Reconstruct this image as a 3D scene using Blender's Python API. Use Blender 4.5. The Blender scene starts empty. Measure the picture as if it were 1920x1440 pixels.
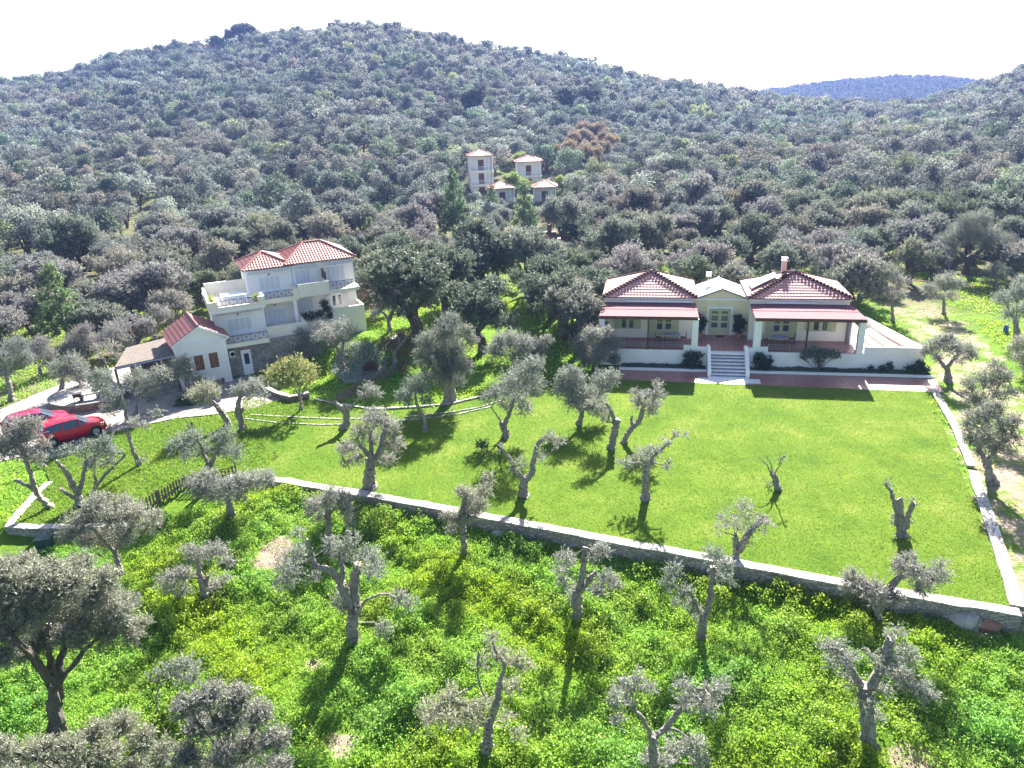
import bpy, math, random
import numpy as np
from mathutils import Vector, Matrix

# ------------------------------------------------------------------ camera, sky, sun, exposure
FPX, PITCH, ROLL, HC = 1371.0, math.radians(21.1), math.radians(2.2), 20.0
fwd = np.array([0, math.cos(PITCH), -math.sin(PITCH)]); _r = np.array([1., 0, 0]); _u = np.cross(_r, fwd)
RT = math.cos(ROLL)*_r - math.sin(ROLL)*_u
UP = math.sin(ROLL)*_r + math.cos(ROLL)*_u
CAM = np.array([0, 0, HC])
scene = bpy.context.scene
COL = scene.collection
cd = bpy.data.cameras.new('camera'); cam = bpy.data.objects.new('camera', cd); COL.objects.link(cam)
cd.sensor_width = 36.0; cd.lens = 36.0*FPX/1920.0; cd.clip_start = 0.5; cd.clip_end = 6000
cam.matrix_world = Matrix(((RT[0], UP[0], -fwd[0], 0), (RT[1], UP[1], -fwd[1], 0), (RT[2], UP[2], -fwd[2], HC), (0, 0, 0, 1)))
scene.camera = cam
SUN_AZ, SUN_EL = math.radians(15.7), math.radians(35.0)
w = bpy.data.worlds.new('World'); scene.world = w; w.use_nodes = True
nt = w.node_tree; nt.nodes.clear()
sky = nt.nodes.new('ShaderNodeTexSky'); sky.sky_type = 'NISHITA'; sky.sun_disc = False
sky.sun_elevation = SUN_EL; sky.sun_rotation = SUN_AZ; sky.air_density = 1.0; sky.dust_density = 1.6; sky.altitude = 50
bg = nt.nodes.new('ShaderNodeBackground'); bg.inputs['Strength'].default_value = 0.05
wo = nt.nodes.new('ShaderNodeOutputWorld')
nt.links.new(sky.outputs[0], bg.inputs[0]); nt.links.new(bg.outputs[0], wo.inputs[0])
sl = bpy.data.lights.new('sun', 'SUN'); sl.energy = 5.0; sl.angle = math.radians(0.5); sl.color = (1.0, 0.95, 0.87)
so = bpy.data.objects.new('sun', sl); COL.objects.link(so)
sdir = Vector((math.sin(SUN_AZ)*math.cos(SUN_EL), math.cos(SUN_AZ)*math.cos(SUN_EL), math.sin(SUN_EL)))
so.rotation_euler = sdir.to_track_quat('Z', 'Y').to_euler(); so.location = (0, 0, 60)
scene.view_settings.view_transform = 'Standard'; scene.view_settings.look = 'None'
scene.view_settings.exposure = 2.35; scene.view_settings.gamma = 1.0
scene.render.engine = 'CYCLES'
scene.cycles.max_bounces = 5; scene.cycles.diffuse_bounces = 3; scene.cycles.glossy_bounces = 2
scene.cycles.transmission_bounces = 3; scene.cycles.volume_bounces = 0; scene.cycles.transparent_max_bounces = 4
scene.cycles.use_denoising = True
rng = np.random.default_rng(7); random.seed(7)

# ------------------------------------------------------------------ pixel -> world helpers (photo is 1920 x 1440)
def ray(px, py): return fwd + RT*(px-960)/FPX - UP*(py-720)/FPX
def at(px, py, z=0.):
    d = ray(px, py); return CAM + d*((z-HC)/d[2])
def proj(p):
    v = np.asarray(p, float) - CAM; z = v@fwd
    return 960+FPX*(v@RT)/z, 720-FPX*(v@UP)/z, FPX/z
def sstep(a, b, x):
    t = np.clip((x-a)/(b-a), 0, 1); return t*t*(3-2*t)

# ------------------------------------------------------------------ terrain height
_ridge = [(-200,205,560),(0,158,560),(130,135,560),(217,105,540),(330,88,520),(400,80,500),(560,60,470),(640,46,450),(700,46,440),(800,62,435),(900,85,430),
          (1033,103,430),(1130,125,430),(1180,143,430),(1250,152,430),(1330,163,430),(1420,178,440),(1530,192,450),(1650,196,460),(1760,188,460),
          (1820,164,470),(1870,150,470),(1920,133,470),(2150,110,470)]
R_AZ, R_EL, R_D = [], [], []
for px, py, D in _ridge:
    d = ray(px, py); R_AZ.append(math.atan2(d[0], d[1])); R_EL.append(d[2]/math.hypot(d[0], d[1])); R_D.append(D)
_front = [at(2100,1185), at(1912,1152), at(1290,1042), at(1080,1003), at(870,963), at(700,932), at(540,905), at(430,893), at(350,905), at(262,960), at(150,985), at(15,985), at(-200,1000)]
_front = sorted([(float(p[0]), float(p[1])) for p in _front])
FX = np.array([p[0] for p in _front]); FY = np.array([p[1] for p in _front])
DRX = [-40, -22, -15, -11, -5, 5, 20, 40]; DRV = [.3, .35, .3, .35, .55, .72, .72, .6]
def fnoise(x, y, s, seed=0):
    a = seed*1.7
    return (np.sin(x*s*1.0+a+1.3*np.sin(y*s*.7+a)) + np.sin(y*s*1.13+2*a+1.1*np.sin(x*s*.9)) + .6*np.sin((x+y)*s*1.9+a*3) + .5*np.sin((x-y)*s*2.3+a))/3.1
H2C = (-12.2, 60.5)
def height(x, y):
    x = np.asarray(x, float); y = np.asarray(y, float)
    D = np.hypot(x, y); az = np.arctan2(x, y)
    el = np.interp(az, R_AZ, R_EL); R = np.interp(az, R_AZ, R_D)
    zr = HC + R*el - 4.0
    t = np.clip((D-120)/(R-120), 0, 1)
    z = zr*(t**1.65)*(1) - np.clip(D-R, 0, None)*.12
    z = z + fnoise(x, y, .045, 1)*1.6*sstep(110, 220, D)*(1-sstep(.8, 1, t)*.6) + fnoise(x, y, .13, 2)*.25*sstep(75, 110, D)
    z = z + 1.7*np.exp(-(((x-H2C[0])/6.0)**2+((y-H2C[1])/3.6)**2)**2)
    s = np.interp(x, FX, FY) - y
    dr = np.interp(x, DRX, DRV)
    z = z - dr*sstep(-.18, .1, s) - .065*np.clip(s, 0, None) + .17*fnoise(x, y, 1.1, 3)*sstep(.4, 2.5, s) + .3*fnoise(x, y, .38, 5)*sstep(1, 4, s)
    # dirt beside the lawn on the right lies a little lower
    z = z - .12*sstep(18, 19, x - .19*(23.7-y)*-1)*0
    return z
def G(px, py):
    d = ray(px, py); t = 12.0
    for _ in range(900):
        p = CAM + d*t
        if p[2] <= float(height(p[0], p[1])):
            lo, hi = t/1.006-.05, t
            for _ in range(14):
                m = (lo+hi)/2; p = CAM + d*m
                if p[2] <= float(height(p[0], p[1])): hi = m
                else: lo = m
            return CAM + d*hi
        t = t*1.006 + .05
    return CAM + d*t

# ------------------------------------------------------------------ materials
def newmat(name):
    m = bpy.data.materials.new(name); m.use_nodes = True
    n = m.node_tree; b = n.nodes['Principled BSDF']
    return m, n, b
def NN(n, t, **k):
    o = n.nodes.new(t)
    for a, v in k.items(): setattr(o, a, v)
    return o
def ramp(n, fac, stops):
    r = NN(n, 'ShaderNodeValToRGB'); e = r.color_ramp.elements
    while len(e) < len(stops): e.new(.5)
    for i, (p, c) in enumerate(stops):
        e[i].position = p; e[i].color = (*c, 1)
    n.links.new(fac, r.inputs[0]); return r.outputs[0]
def noise(n, scale, detail=3, rough=.55, vec=None):
    t = NN(n, 'ShaderNodeTexNoise'); t.inputs['Scale'].default_value = scale; t.inputs['Detail'].default_value = detail; t.inputs['Roughness'].default_value = rough
    if vec is not None: n.links.new(vec, t.inputs['Vector'])
    return t.outputs['Fac']
def pos(n): return NN(n, 'ShaderNodeNewGeometry').outputs['Position']
def objc(n): return NN(n, 'ShaderNodeTexCoord').outputs['Object']
def mixc(n, fac, a, b, mode='MIX'):
    m = NN(n, 'ShaderNodeMix', data_type='RGBA', blend_type=mode)
    for s, v in ((m.inputs[0], fac), (m.inputs[6], a), (m.inputs[7], b)):
        if hasattr(v, 'links') or hasattr(v, 'is_linked'): n.links.new(v, s)
        elif isinstance(v, tuple): s.default_value = (*v, 1)
        else: s.default_value = v
    return m.outputs[2]
def mth(n, op, a, b=0.0):
    m = NN(n, 'ShaderNodeMath', operation=op)
    for s, v in ((m.inputs[0], a), (m.inputs[1], b)):
        if hasattr(v, 'is_linked'): n.links.new(v, s)
        else: s.default_value = v
    return m.outputs[0]
def bump(n, b, h, strength=.4, dist=.05):
    k = NN(n, 'ShaderNodeBump'); k.inputs['Strength'].default_value = strength; k.inputs['Distance'].default_value = dist
    n.links.new(h, k.inputs['Height']); n.links.new(k.outputs[0], b.inputs['Normal'])
def paint(name, col, var=.12, rough=.6, scale=1.2, bscale=18, bs=.2, metal=0., spec=.5):
    m, n, b = newmat(name)
    c = mixc(n, ramp(n, noise(n, scale, 5, .65, pos(n)), [(.3, (0, 0, 0)), (.7, (1, 1, 1))]), tuple(x*(1-var) for x in col), tuple(min(1, x*(1+var*.5)) for x in col))
    n.links.new(c, b.inputs['Base Color']); b.inputs['Roughness'].default_value = rough; b.inputs['Metallic'].default_value = metal
    b.inputs['Specular IOR Level'].default_value = spec
    bump(n, b, noise(n, bscale, 4, .6, pos(n)), bs, .02)
    return m
M = {}
M['white'] = paint('white_plaster', (.83, .83, .84), .10, .7, .7)
M['cream'] = paint('cream_plaster', (.80, .75, .66), .08, .75, .6)
M['pale'] = paint('pale_cream_plaster', (.83, .81, .80), .08, .75, .6)
M['yellowish'] = paint('light_yellow_plaster', (.78, .68, .45), .08, .75, .6)
M['pink'] = paint('pink_plaster', (.70, .48, .38), .1, .7, .8)
M['trim'] = paint('white_trim', (.82, .83, .86), .05, .5)
M['shutterw'] = paint('white_shutter_paint', (.72, .76, .84), .05, .45)
M['olivepaint'] = paint('pale_olive_paint', (.45, .46, .30), .10, .5)
M['wood'] = paint('dark_brown_wood', (.10, .035, .022), .3, .5, 3)
M['woodmid'] = paint('brown_wood', (.22, .10, .05), .3, .6, 3)
M['oldwood'] = paint('weathered_grey_wood', (.17, .135, .11), .35, .8, 3)
M['iron'] = paint('black_iron', (.03, .03, .035), .2, .5)
M['greymetal'] = paint('grey_metal', (.45, .46, .48), .1, .35, 2, metal=.7)
M['awning'] = paint('grey_awning_canvas', (.55, .55, .60), .1, .7)
M['marble'] = paint('white_marble', (.74, .75, .79), .15, .35, 3)
M['riser'] = paint('blue_grey_stone_riser', (.20, .21, .27), .2, .6, 3)
M['concrete'] = paint('pale_concrete', (.46, .43, .38), .25, .85, 1.5, bs=.5)
M['gravel'] = paint('pale_gravel_paving', (.30, .27, .25), .35, .85, 2.5, 14, .8)
M['plastic'] = paint('white_plastic', (.78, .79, .80), .05, .4)
M['greenplastic'] = paint('dark_green_plastic', (.012, .05, .042), .1, .6)
M['blueplastic'] = paint('blue_plastic', (.02, .10, .45), .1, .4)
M['rubber'] = paint('black_rubber', (.02, .02, .02), .2, .8)
M['redpaint'] = paint('red_car_paint', (.55, .008, .03), .02, .22, 1, 30, 0, spec=.6)
M['maroonpaint'] = paint('burgundy_car_paint', (.20, .015, .05), .02, .2, 1, 30, 0, spec=.6)
M['alloy'] = paint('alloy_wheel_metal', (.6, .6, .62), .05, .3, metal=.8)
M['redlamp'] = paint('red_tail_lamp', (.5, .02, .02), .02, .2)
M['terrapot'] = paint('terracotta_pot', (.40, .17, .10), .15, .7)
M['leather'] = paint('dark_slate_cloth', (.10, .11, .16), .1, .7)
M['tablew'] = paint('pale_grey_table', (.42, .44, .55), .05, .4)
M['antefix_shade'] = paint('dark_red_ridge_tile_shade', (.045, .014, .015), .3, .8, 4, spec=.2)  # dark red hip tiles, scalloped shade under them put into the colour
M['brickred'] = paint('red_brick_masonry', (.22, .10, .08), .35, .8, 5, 12, .8)
m, n, b = newmat('window_glass'); b.inputs['Base Color'].default_value = (.05, .07, .10, 1); b.inputs['Roughness'].default_value = .06; b.inputs['Specular IOR Level'].default_value = .9; M['glass'] = m
m, n, b = newmat('dark_interior'); b.inputs['Base Color'].default_value = (.02, .018, .016, 1); b.inputs['Roughness'].default_value = .9; M['dark'] = m
m, n, b = newmat('solar_glass_glare'); b.inputs['Base Color'].default_value = (.55, .6, .68, 1); b.inputs['Roughness'].default_value = .38; b.inputs['Specular IOR Level'].default_value = 1.0; M['solar'] = m  # pale base colour carries the white glare on the panel

def tile_mat(name, c1, c2, rough=.5):
    m, n, b = newmat(name); b.inputs['Specular IOR Level'].default_value = .22
    p = objc(n)
    f = noise(n, 6, 4, .6, p); f2 = noise(n, .8, 3, .6, p)
    c = ramp(n, f, [(.25, c1), (.75, c2)]); c = mixc(n, ramp(n, f2, [(.35, (0, 0, 0)), (.75, (.55, .55, .55))]), c, tuple(x*.72 for x in c2))
    n.links.new(c, b.inputs['Base Color']); b.inputs['Roughness'].default_value = rough
    bump(n, b, noise(n, 40, 3, .6, p), .2, .01)
    return m
M['tile'] = tile_mat('terracotta_roof_tiles', (.44, .19, .175), (.58, .32, .30), .55)
M['tile2'] = tile_mat('weathered_red_roof_tiles', (.31, .12, .105), (.46, .22, .20), .6)
M['tile3'] = tile_mat('pale_salmon_roof_tiles', (.42, .15, .12), (.54, .25, .21), .6)
M['ptile'] = tile_mat('mauve_corrugated_roofing', (.20, .08, .09), (.26, .115, .13), .85)
M['wtile'] = tile_mat('whitewashed_roof_tiles', (.70, .68, .66), (.82, .80, .78), .6)
# square terracotta paving
m, n, b = newmat('terracotta_paving')
bt = NN(n, 'ShaderNodeTexBrick'); bt.offset = 0.0; bt.inputs['Scale'].default_value = 1.0; bt.inputs['Brick Width'].default_value = .42; bt.inputs['Row Height'].default_value = .42
bt.inputs['Mortar Size'].default_value = .018; bt.inputs['Color1'].default_value = (.30, .11, .09, 1); bt.inputs['Color2'].default_value = (.38, .16, .13, 1); bt.inputs['Mortar'].default_value = (.42, .30, .27, 1)
n.links.new(objc(n), bt.inputs['Vector'])
c = mixc(n, ramp(n, noise(n, 1.3, 4, .6, objc(n)), [(.35, (0, 0, 0)), (.8, (.5, .5, .5))]), bt.outputs[0], (.24, .10, .09))
n.links.new(c, b.inputs['Base Color']); b.inputs['Roughness'].default_value = .38; b.inputs['Specular IOR Level'].default_value = .7
bump(n, b, noise(n, 9, 3, .5, objc(n)), .12, .01); M['pave'] = m
# stone masonry
def stone_mat(name, cols, scale=3.2, vs=(1, 1, 1.7)):
    m, n, b = newmat(name)
    mp = NN(n, 'ShaderNodeMapping'); mp.inputs['Scale'].default_value = vs; n.links.new(pos(n), mp.inputs[0])
    v = NN(n, 'ShaderNodeTexVoronoi'); v.inputs['Scale'].default_value = scale; n.links.new(mp.outputs[0], v.inputs['Vector'])
    v2 = NN(n, 'ShaderNodeTexVoronoi', feature='DISTANCE_TO_EDGE'); v2.inputs['Scale'].default_value = scale; n.links.new(mp.outputs[0], v2.inputs['Vector'])
    sep = NN(n, 'ShaderNodeSeparateColor'); n.links.new(v.outputs['Color'], sep.inputs[0])
    c = ramp(n, sep.outputs[0], [(0, cols[0]), (.5, cols[1]), (1, cols[2])])
    c = mixc(n, ramp(n, v2.outputs[0], [(.0, (1, 1, 1)), (.06, (0, 0, 0))]), c, tuple(x*.45 for x in cols[0]))
    c = mixc(n, ramp(n, noise(n, 1.1, 4, .6, pos(n)), [(.4, (0, 0, 0)), (.75, (.5, .5, .5))]), c, (.12, .11, .09))
    n.links.new(c, b.inputs['Base Color']); b.inputs['Roughness'].default_value = .9
    bump(n, b, ramp(n, v2.outputs[0], [(0, (0, 0, 0)), (.12, (1, 1, 1))]), .8, .04)
    return m
M['stone'] = stone_mat('grey_rubble_stone', ((.26, .25, .24), (.36, .33, .30), (.44, .41, .38)), 4.2)
M['redstone'] = stone_mat('reddish_rubble_stone', ((.20, .13, .10), (.30, .20, .16), (.34, .28, .24)), 3.6)
M['coping'] = stone_mat('pale_flagstone_coping', ((.36, .34, .33), (.46, .43, .40), (.54, .51, .48)), 1.6, (1, 1, 1))
M['rock'] = stone_mat('grey_rock', ((.30, .29, .28), (.38, .37, .36), (.42, .40, .38)), .6)
M['chip'] = paint('chipped_reddish_rock', (.32, .17, .11), .3, .9, 3)
# bark
def bark(name, c1, c2):
    m, n, b = newmat(name)
    mp = NN(n, 'ShaderNodeMapping'); mp.inputs['Scale'].default_value = (1, 1, .3); n.links.new(pos(n), mp.inputs[0])
    f = noise(n, 14, 5, .7, mp.outputs[0])
    n.links.new(ramp(n, f, [(.3, c1), (.7, c2)]), b.inputs['Base Color']); b.inputs['Roughness'].default_value = .85
    bump(n, b, f, .9, .04); return m
M['bark'] = bark('grey_olive_bark', (.08, .07, .06), (.38, .345, .31))
M['barkdark'] = bark('dark_olive_bark', (.045, .036, .03), (.15, .125, .105))
M['cut'] = paint('sawn_wood_end', (.52, .45, .36), .2, .8, 6)
# leaves
def leafmat(name, dark, light, transl=.3, rough=.5, tint=False, spec=.5):
    m, n, b = newmat(name)
    g = NN(n, 'ShaderNodeNewGeometry')
    f = mth(n, 'ADD', mth(n, 'MULTIPLY', g.outputs['Random Per Island'], .75), mth(n, 'MULTIPLY', g.outputs['Backfacing'], .25))
    c = ramp(n, f, [(0, dark), (1, light)])
    if tint:
        a = NN(n, 'ShaderNodeAttribute', attribute_name='tint')
        c = mixc(n, .9, c, a.outputs['Color'], 'MULTIPLY')
    else:
        oi = NN(n, 'ShaderNodeObjectInfo')
        k = ramp(n, oi.outputs['Random'], [(0, (.75, .85, .78)), (.4, (1, 1, 1)), (.7, (1.0, .95, .98)), (1, (1.12, 1.1, .9))])
        c = mixc(n, 1.0, c, k, 'MULTIPLY')
    n.links.new(c, b.inputs['Base Color']); b.inputs['Roughness'].default_value = rough; b.inputs['Specular IOR Level'].default_value = spec
    tr = NN(n, 'ShaderNodeBsdfTranslucent'); n.links.new(c, tr.inputs['Color'])
    mx = NN(n, 'ShaderNodeMixShader'); mx.inputs[0].default_value = transl
    n.links.new(b.outputs[0], mx.inputs[1]); n.links.new(tr.outputs[0], mx.inputs[2])
    n.links.new(mx.outputs[0], n.nodes['Material Output'].inputs['Surface'])
    return m
M['olive'] = leafmat('silvery_olive_leaves', (.16, .17, .14), (.41, .42, .37), .32, .55)
M['olive_dense'] = leafmat('grey_green_olive_leaves', (.13, .15, .115), (.33, .35, .29), .32, .65, spec=.3)
M['olive_green'] = leafmat('green_olive_leaves', (.085, .115, .08), (.20, .245, .165), .3, .65, spec=.3)
M['olive_brown'] = leafmat('brownish_olive_leaves', (.16, .15, .125), (.33, .31, .26), .28, .65, spec=.3)
M['pine'] = leafmat('dark_pine_needles', (.018, .035, .026), (.05, .085, .055), .15, .6)
M['softpine'] = leafmat('light_pine_needles', (.08, .14, .05), (.20, .30, .13), .35, .6)
M['spring'] = leafmat('yellow_green_spring_leaves', (.20, .28, .05), (.42, .50, .12), .4, .55)
M['budding'] = leafmat('budding_yellow_green_leaves', (.20, .22, .08), (.38, .40, .16), .35, .55)
M['rust'] = leafmat('rusty_brown_leaves', (.24, .19, .13), (.42, .34, .25), .3, .6)
M['olive_fg'] = leafmat('silver_green_olive_leaves', (.13, .145, .115), (.36, .375, .32), .32, .5)
M['laurel'] = leafmat('dark_glossy_leaves', (.012, .04, .012), (.05, .11, .03), .15, .35)
M['redleaf'] = leafmat('dry_reddish_twigs', (.13, .06, .055), (.26, .15, .13), .2, .7)
M['silverplant'] = leafmat('silver_ground_leaves', (.25, .28, .24), (.50, .54, .50), .2, .6)
M['mid_silver'] = leafmat('pale_olive_leaves', (.17, .17, .16), (.38, .375, .36), .3, .65, spec=.3)
M['palm'] = leafmat('yellow_green_palm_leaves', (.18, .26, .05), (.40, .48, .14), .35, .45)
M['wood_leaf'] = leafmat('distant_olive_foliage', (.145, .158, .135), (.29, .305, .27), .25, .75, tint=True, spec=.15)
M['weed'] = leafmat('meadow_leaves', (.13, .235, .016), (.44, .58, .07), .5, .6, tint=True)
M['grassblade'] = leafmat('lawn_grass_blades', (.12, .19, .014), (.31, .40, .055), .42, .6, tint=True, spec=.25)
M['flower'] = leafmat('yellow_flower_petals', (.70, .62, .02), (.85, .78, .05), .3, .6)

# ground
m, n, b = newmat('meadow_soil_ground')
p = pos(n)
aS = NN(n, 'ShaderNodeAttribute', attribute_name='sand'); aW = NN(n, 'ShaderNodeAttribute', attribute_name='woods')
g1 = ramp(n, noise(n, .8, 6, .7, p), [(.25, (.045, .11, .012)), (.5, (.11, .21, .02)), (.75, (.20, .30, .04))])
g1 = mixc(n, ramp(n, noise(n, .17, 4, .6, p), [(.45, (0, 0, 0)), (.7, (.6, .6, .6))]), g1, (.16, .25, .03))
dirt = ramp(n, noise(n, 1.6, 7, .7, p), [(.25, (.20, .16, .12)), (.55, (.36, .29, .22)), (.8, (.46, .39, .30))])
f = mth(n, 'SUBTRACT', mth(n, 'ADD', aS.outputs['Fac'], noise(n, .55, 6, .7, p)), .5)
c = mixc(n, ramp(n, f, [(.42, (0, 0, 0)), (.58, (1, 1, 1))]), g1, dirt)
wd = ramp(n, noise(n, .35, 6, .7, p), [(.3, (.07, .06, .045)), (.52, (.13, .12, .07)), (.62, (.13, .22, .03)), (.8, (.22, .30, .05))])
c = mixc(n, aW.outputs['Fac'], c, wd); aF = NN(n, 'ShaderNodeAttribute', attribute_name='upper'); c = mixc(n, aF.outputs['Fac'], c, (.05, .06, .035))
n.links.new(c, b.inputs['Base Color']); b.inputs['Roughness'].default_value = .95; b.inputs['Specular IOR Level'].default_value = .05
bump(n, b, noise(n, 3.5, 8, .75, p), 1.0, .18); M['ground'] = m
m, n, b = newmat('mown_lawn')
p = pos(n)
c = ramp(n, noise(n, .3, 6, .7, p), [(.3, (.06, .14, .010)), (.5, (.13, .22, .018)), (.68, (.24, .29, .05))])
c = mixc(n, ramp(n, noise(n, 9, 5, .75, p), [(.35, (0, 0, 0)), (.7, (.7, .7, .7))]), c, (.06, .13, .01))
n.links.new(c, b.inputs['Base Color']); b.inputs['Roughness'].default_value = .95; b.inputs['Specular IOR Level'].default_value = .1
bump(n, b, noise(n, 14, 6, .75, p), 1.0, .10); M['lawn'] = m
m, n, b = newmat('distant_wooded_hill')
p = pos(n)
v = NN(n, 'ShaderNodeTexVoronoi'); v.inputs['Scale'].default_value = .16; n.links.new(p, v.inputs['Vector'])
c = ramp(n, v.outputs['Distance'], [(0, (.06, .085, .06)), (.7, (.03, .045, .03))])
n.links.new(c, b.inputs['Base Color']); b.inputs['Roughness'].default_value = 1; b.inputs['Specular IOR Level'].default_value = 0; M['farhill'] = m

# ------------------------------------------------------------------ object helpers
def tag(o, label=None, cat=None, group=None, kind=None):
    if label: o['label'] = label
    if cat: o['category'] = cat
    if group: o['group'] = group
    if kind: o['kind'] = kind
    return o
def empty(name, loc, rz, label, cat, group=None):
    o = bpy.data.objects.new(name, None); COL.objects.link(o); o.location = tuple(float(v) for v in loc); o.rotation_euler = (0, 0, rz)
    return tag(o, label, cat, group)
def npmesh(name, V, faces, mats=None, midx=None, smooth=False, tint=None):
    """V (n,3); faces: list of int arrays (m,k) each with its own k"""
    me = bpy.data.meshes.new(name)
    V = np.asarray(V, np.float32)
    me.vertices.add(len(V)); me.vertices.foreach_set('co', V.ravel())
    nl = sum(f.size for f in faces); nf = sum(len(f) for f in faces)
    me.loops.add(nl); me.polygons.add(nf)
    me.loops.foreach_set('vertex_index', np.concatenate([f.ravel() for f in faces]).astype(np.int32))
    tot = np.concatenate([np.full(len(f), f.shape[1]) for f in faces]).astype(np.int32)
    st = np.concatenate([[0], np.cumsum(tot)[:-1]]).astype(np.int32)
    me.polygons.foreach_set('loop_start', st); me.polygons.foreach_set('loop_total', tot)
    if midx is not None: me.polygons.foreach_set('material_index', np.asarray(midx, np.int32))
    me.polygons.foreach_set('use_smooth', np.full(nf, bool(smooth)))
    for mm in (mats or []): me.materials.append(mm)
    if tint is not None:
        a = me.color_attributes.new('tint', 'FLOAT_COLOR', 'POINT')
        cc = np.ones((len(V), 4), np.float32); cc[:, :3] = tint; a.data.foreach_set('color', cc.ravel())
    me.update(calc_edges=True); me.validate()
    return me
def link(name, me, parent=None):
    o = bpy.data.objects.new(name, me); COL.objects.link(o)
    if parent: o.parent = parent
    return o
class MB:
    def __init__(s): s.v = []; s.f = []; s.m = []; s.ms = []
    def mi(s, mat):
        if mat not in s.ms: s.ms.append(mat)
        return s.ms.index(mat)
    def add(s, vs, fs, mat):
        k = len(s.v); s.v += [tuple(map(float, v)) for v in vs]; i = s.mi(mat)
        for f in fs: s.f.append([a+k for a in f]); s.m.append(i)
        return s
    def box(s, x0, x1, y0, y1, z0, z1, mat):
        if x0 > x1: x0, x1 = x1, x0
        if y0 > y1: y0, y1 = y1, y0
        if z0 > z1: z0, z1 = z1, z0
        return s.add([(x0,y0,z0),(x1,y0,z0),(x1,y1,z0),(x0,y1,z0),(x0,y0,z1),(x1,y0,z1),(x1,y1,z1),(x0,y1,z1)],
                     [(0,3,2,1),(4,5,6,7),(0,1,5,4),(1,2,6,5),(2,3,7,6),(3,0,4,7)], mat)
    def bar(s, a, b, r, mat, r2=None, seg=6):
        a = Vector(a); b = Vector(b); d = (b-a)
        if d.length < 1e-6: return s
        d.normalize(); t = Vector((0, 0, 1)) if abs(d.z) < .9 else Vector((1, 0, 0))
        x = d.cross(t).normalized(); y = d.cross(x); r2 = r if r2 is None else r2
        vs = [a + (x*math.cos(6.2832*i/seg)+y*math.sin(6.2832*i/seg))*r for i in range(seg)] + [b + (x*math.cos(6.2832*i/seg)+y*math.sin(6.2832*i/seg))*r2 for i in range(seg)]
        fs = [(i, (i+1) % seg, seg+(i+1) % seg, seg+i) for i in range(seg)] + [tuple(range(seg))[::-1], tuple(range(seg, 2*seg))]
        return s.add(vs, fs, mat)
    def prism(s, poly, z0, z1, mat, zf=None):
        n_ = len(poly)
        vs = [(p[0], p[1], z0) for p in poly] + [(p[0], p[1], z1) for p in poly]
        return s.add(vs, [tuple(range(n_))[::-1], tuple(range(n_, 2*n_))] + [(i, (i+1) % n_, n_+(i+1) % n_, n_+i) for i in range(n_)], mat)
    def prismy(s, poly, y0, y1, mat):   # poly in (x, z)
        n_ = len(poly)
        vs = [(p[0], y0, p[1]) for p in poly] + [(p[0], y1, p[1]) for p in poly]
        return s.add(vs, [tuple(range(n_)), tuple(range(n_, 2*n_))[::-1]] + [(i, n_+i, n_+(i+1) % n_, (i+1) % n_) for i in range(n_)], mat)
    def obj(s, name, parent=None, smooth=False):
        me = bpy.data.meshes.new(name); me.from_pydata(s.v, [], s.f)
        for mm in s.ms: me.materials.append(mm)
        me.polygons.foreach_set('material_index', s.m)
        if smooth: me.polygons.foreach_set('use_smooth', [True]*len(s.f))
        me.update(); return link(name, me, parent)

def tiled_plane(mb, e0, e1, t0, t1, mat, pitch=.22, course=.38, amp=.045, seg=6, thick=.05):
    """roof slope: eave from e0 to e1, top edge from t0 to t1 (t0 above e0 side). Real barrel profile, clipped to the trapezoid."""
    e0, e1, t0, t1 = map(lambda q: np.array(q, float), (e0, e1, t0, t1))
    ux = (e1-e0); L = np.linalg.norm(ux); ux /= L
    nrm = np.cross(ux, (t0+t1)/2-(e0+e1)/2); nrm /= np.linalg.norm(nrm)
    if nrm[2] < 0: nrm = -nrm
    up = np.cross(nrm, ux); up /= np.linalg.norm(up)
    if up[2] < 0: up = -up
    Hh = (t0-e0)@up; nr = max(2, int(round(Hh/course)))
    sl0 = (t0-e0)@ux; sl1 = (t1-e0)@ux
    nc = int(round(L/pitch))*seg
    vs, fs = [], []
    rows = []
    for j in range(nr):
        for k in (0, 1):
            t = (j+k)/nr; rows.append((t, .03*(1-k)))
    for t, lift in rows:
        a, bb = sl0*t, L+(sl1-L)*t
        for i in range(nc+1):
            s_ = min(max(L*i/nc, a), bb)
            ph = (s_/pitch) % 1.0
            hgt = amp*abs(math.sin(math.pi*ph)) + lift
            vs.append(e0+ux*s_+up*(Hh*t)+nrm*(hgt+.02))
    W_ = nc+1
    for r_ in range(len(rows)-1):
        for i in range(nc):
            A = r_*W_+i; q = [A, A+1, A+W_+1, A+W_]
            if np.linalg.norm(vs[q[0]]-vs[q[1]]) < 1e-6 and np.linalg.norm(vs[q[2]]-vs[q[3]]) < 1e-6: continue
            fs.append(q)
    mb.add(vs, fs, mat)
    # underside slab
    dn = -nrm*thick
    mb.add([e0, e1, t1, t0, e0+dn, e1+dn, t1+dn, t0+dn], [(4, 7, 6, 5), (0, 4, 5, 1)], mat)
def ridge_tiles(mb, a, b, mat, r=.10, step=.36, tooth=None):
    a = Vector(a); b = Vector(b); n_ = max(1, int((b-a).length/step)); d = (b-a).normalized()
    side = d.cross(Vector((0, 0, 1))).normalized()
    for i in range(n_):
        p, q = a+(b-a)*i/n_, a+(b-a)*(i+1.08)/n_
        mb.bar(p+Vector((0, 0, .07)), q+Vector((0, 0, .07)), r, mat, r*.82, 7)
        if tooth:
            c_ = (p+q)/2
            for sg in (-1, 1):
                mb.bar(c_+side*sg*.05+Vector((0, 0, .14)), c_+side*sg*.32+Vector((0, 0, .06)), .07, tooth, .04, 5)

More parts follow.
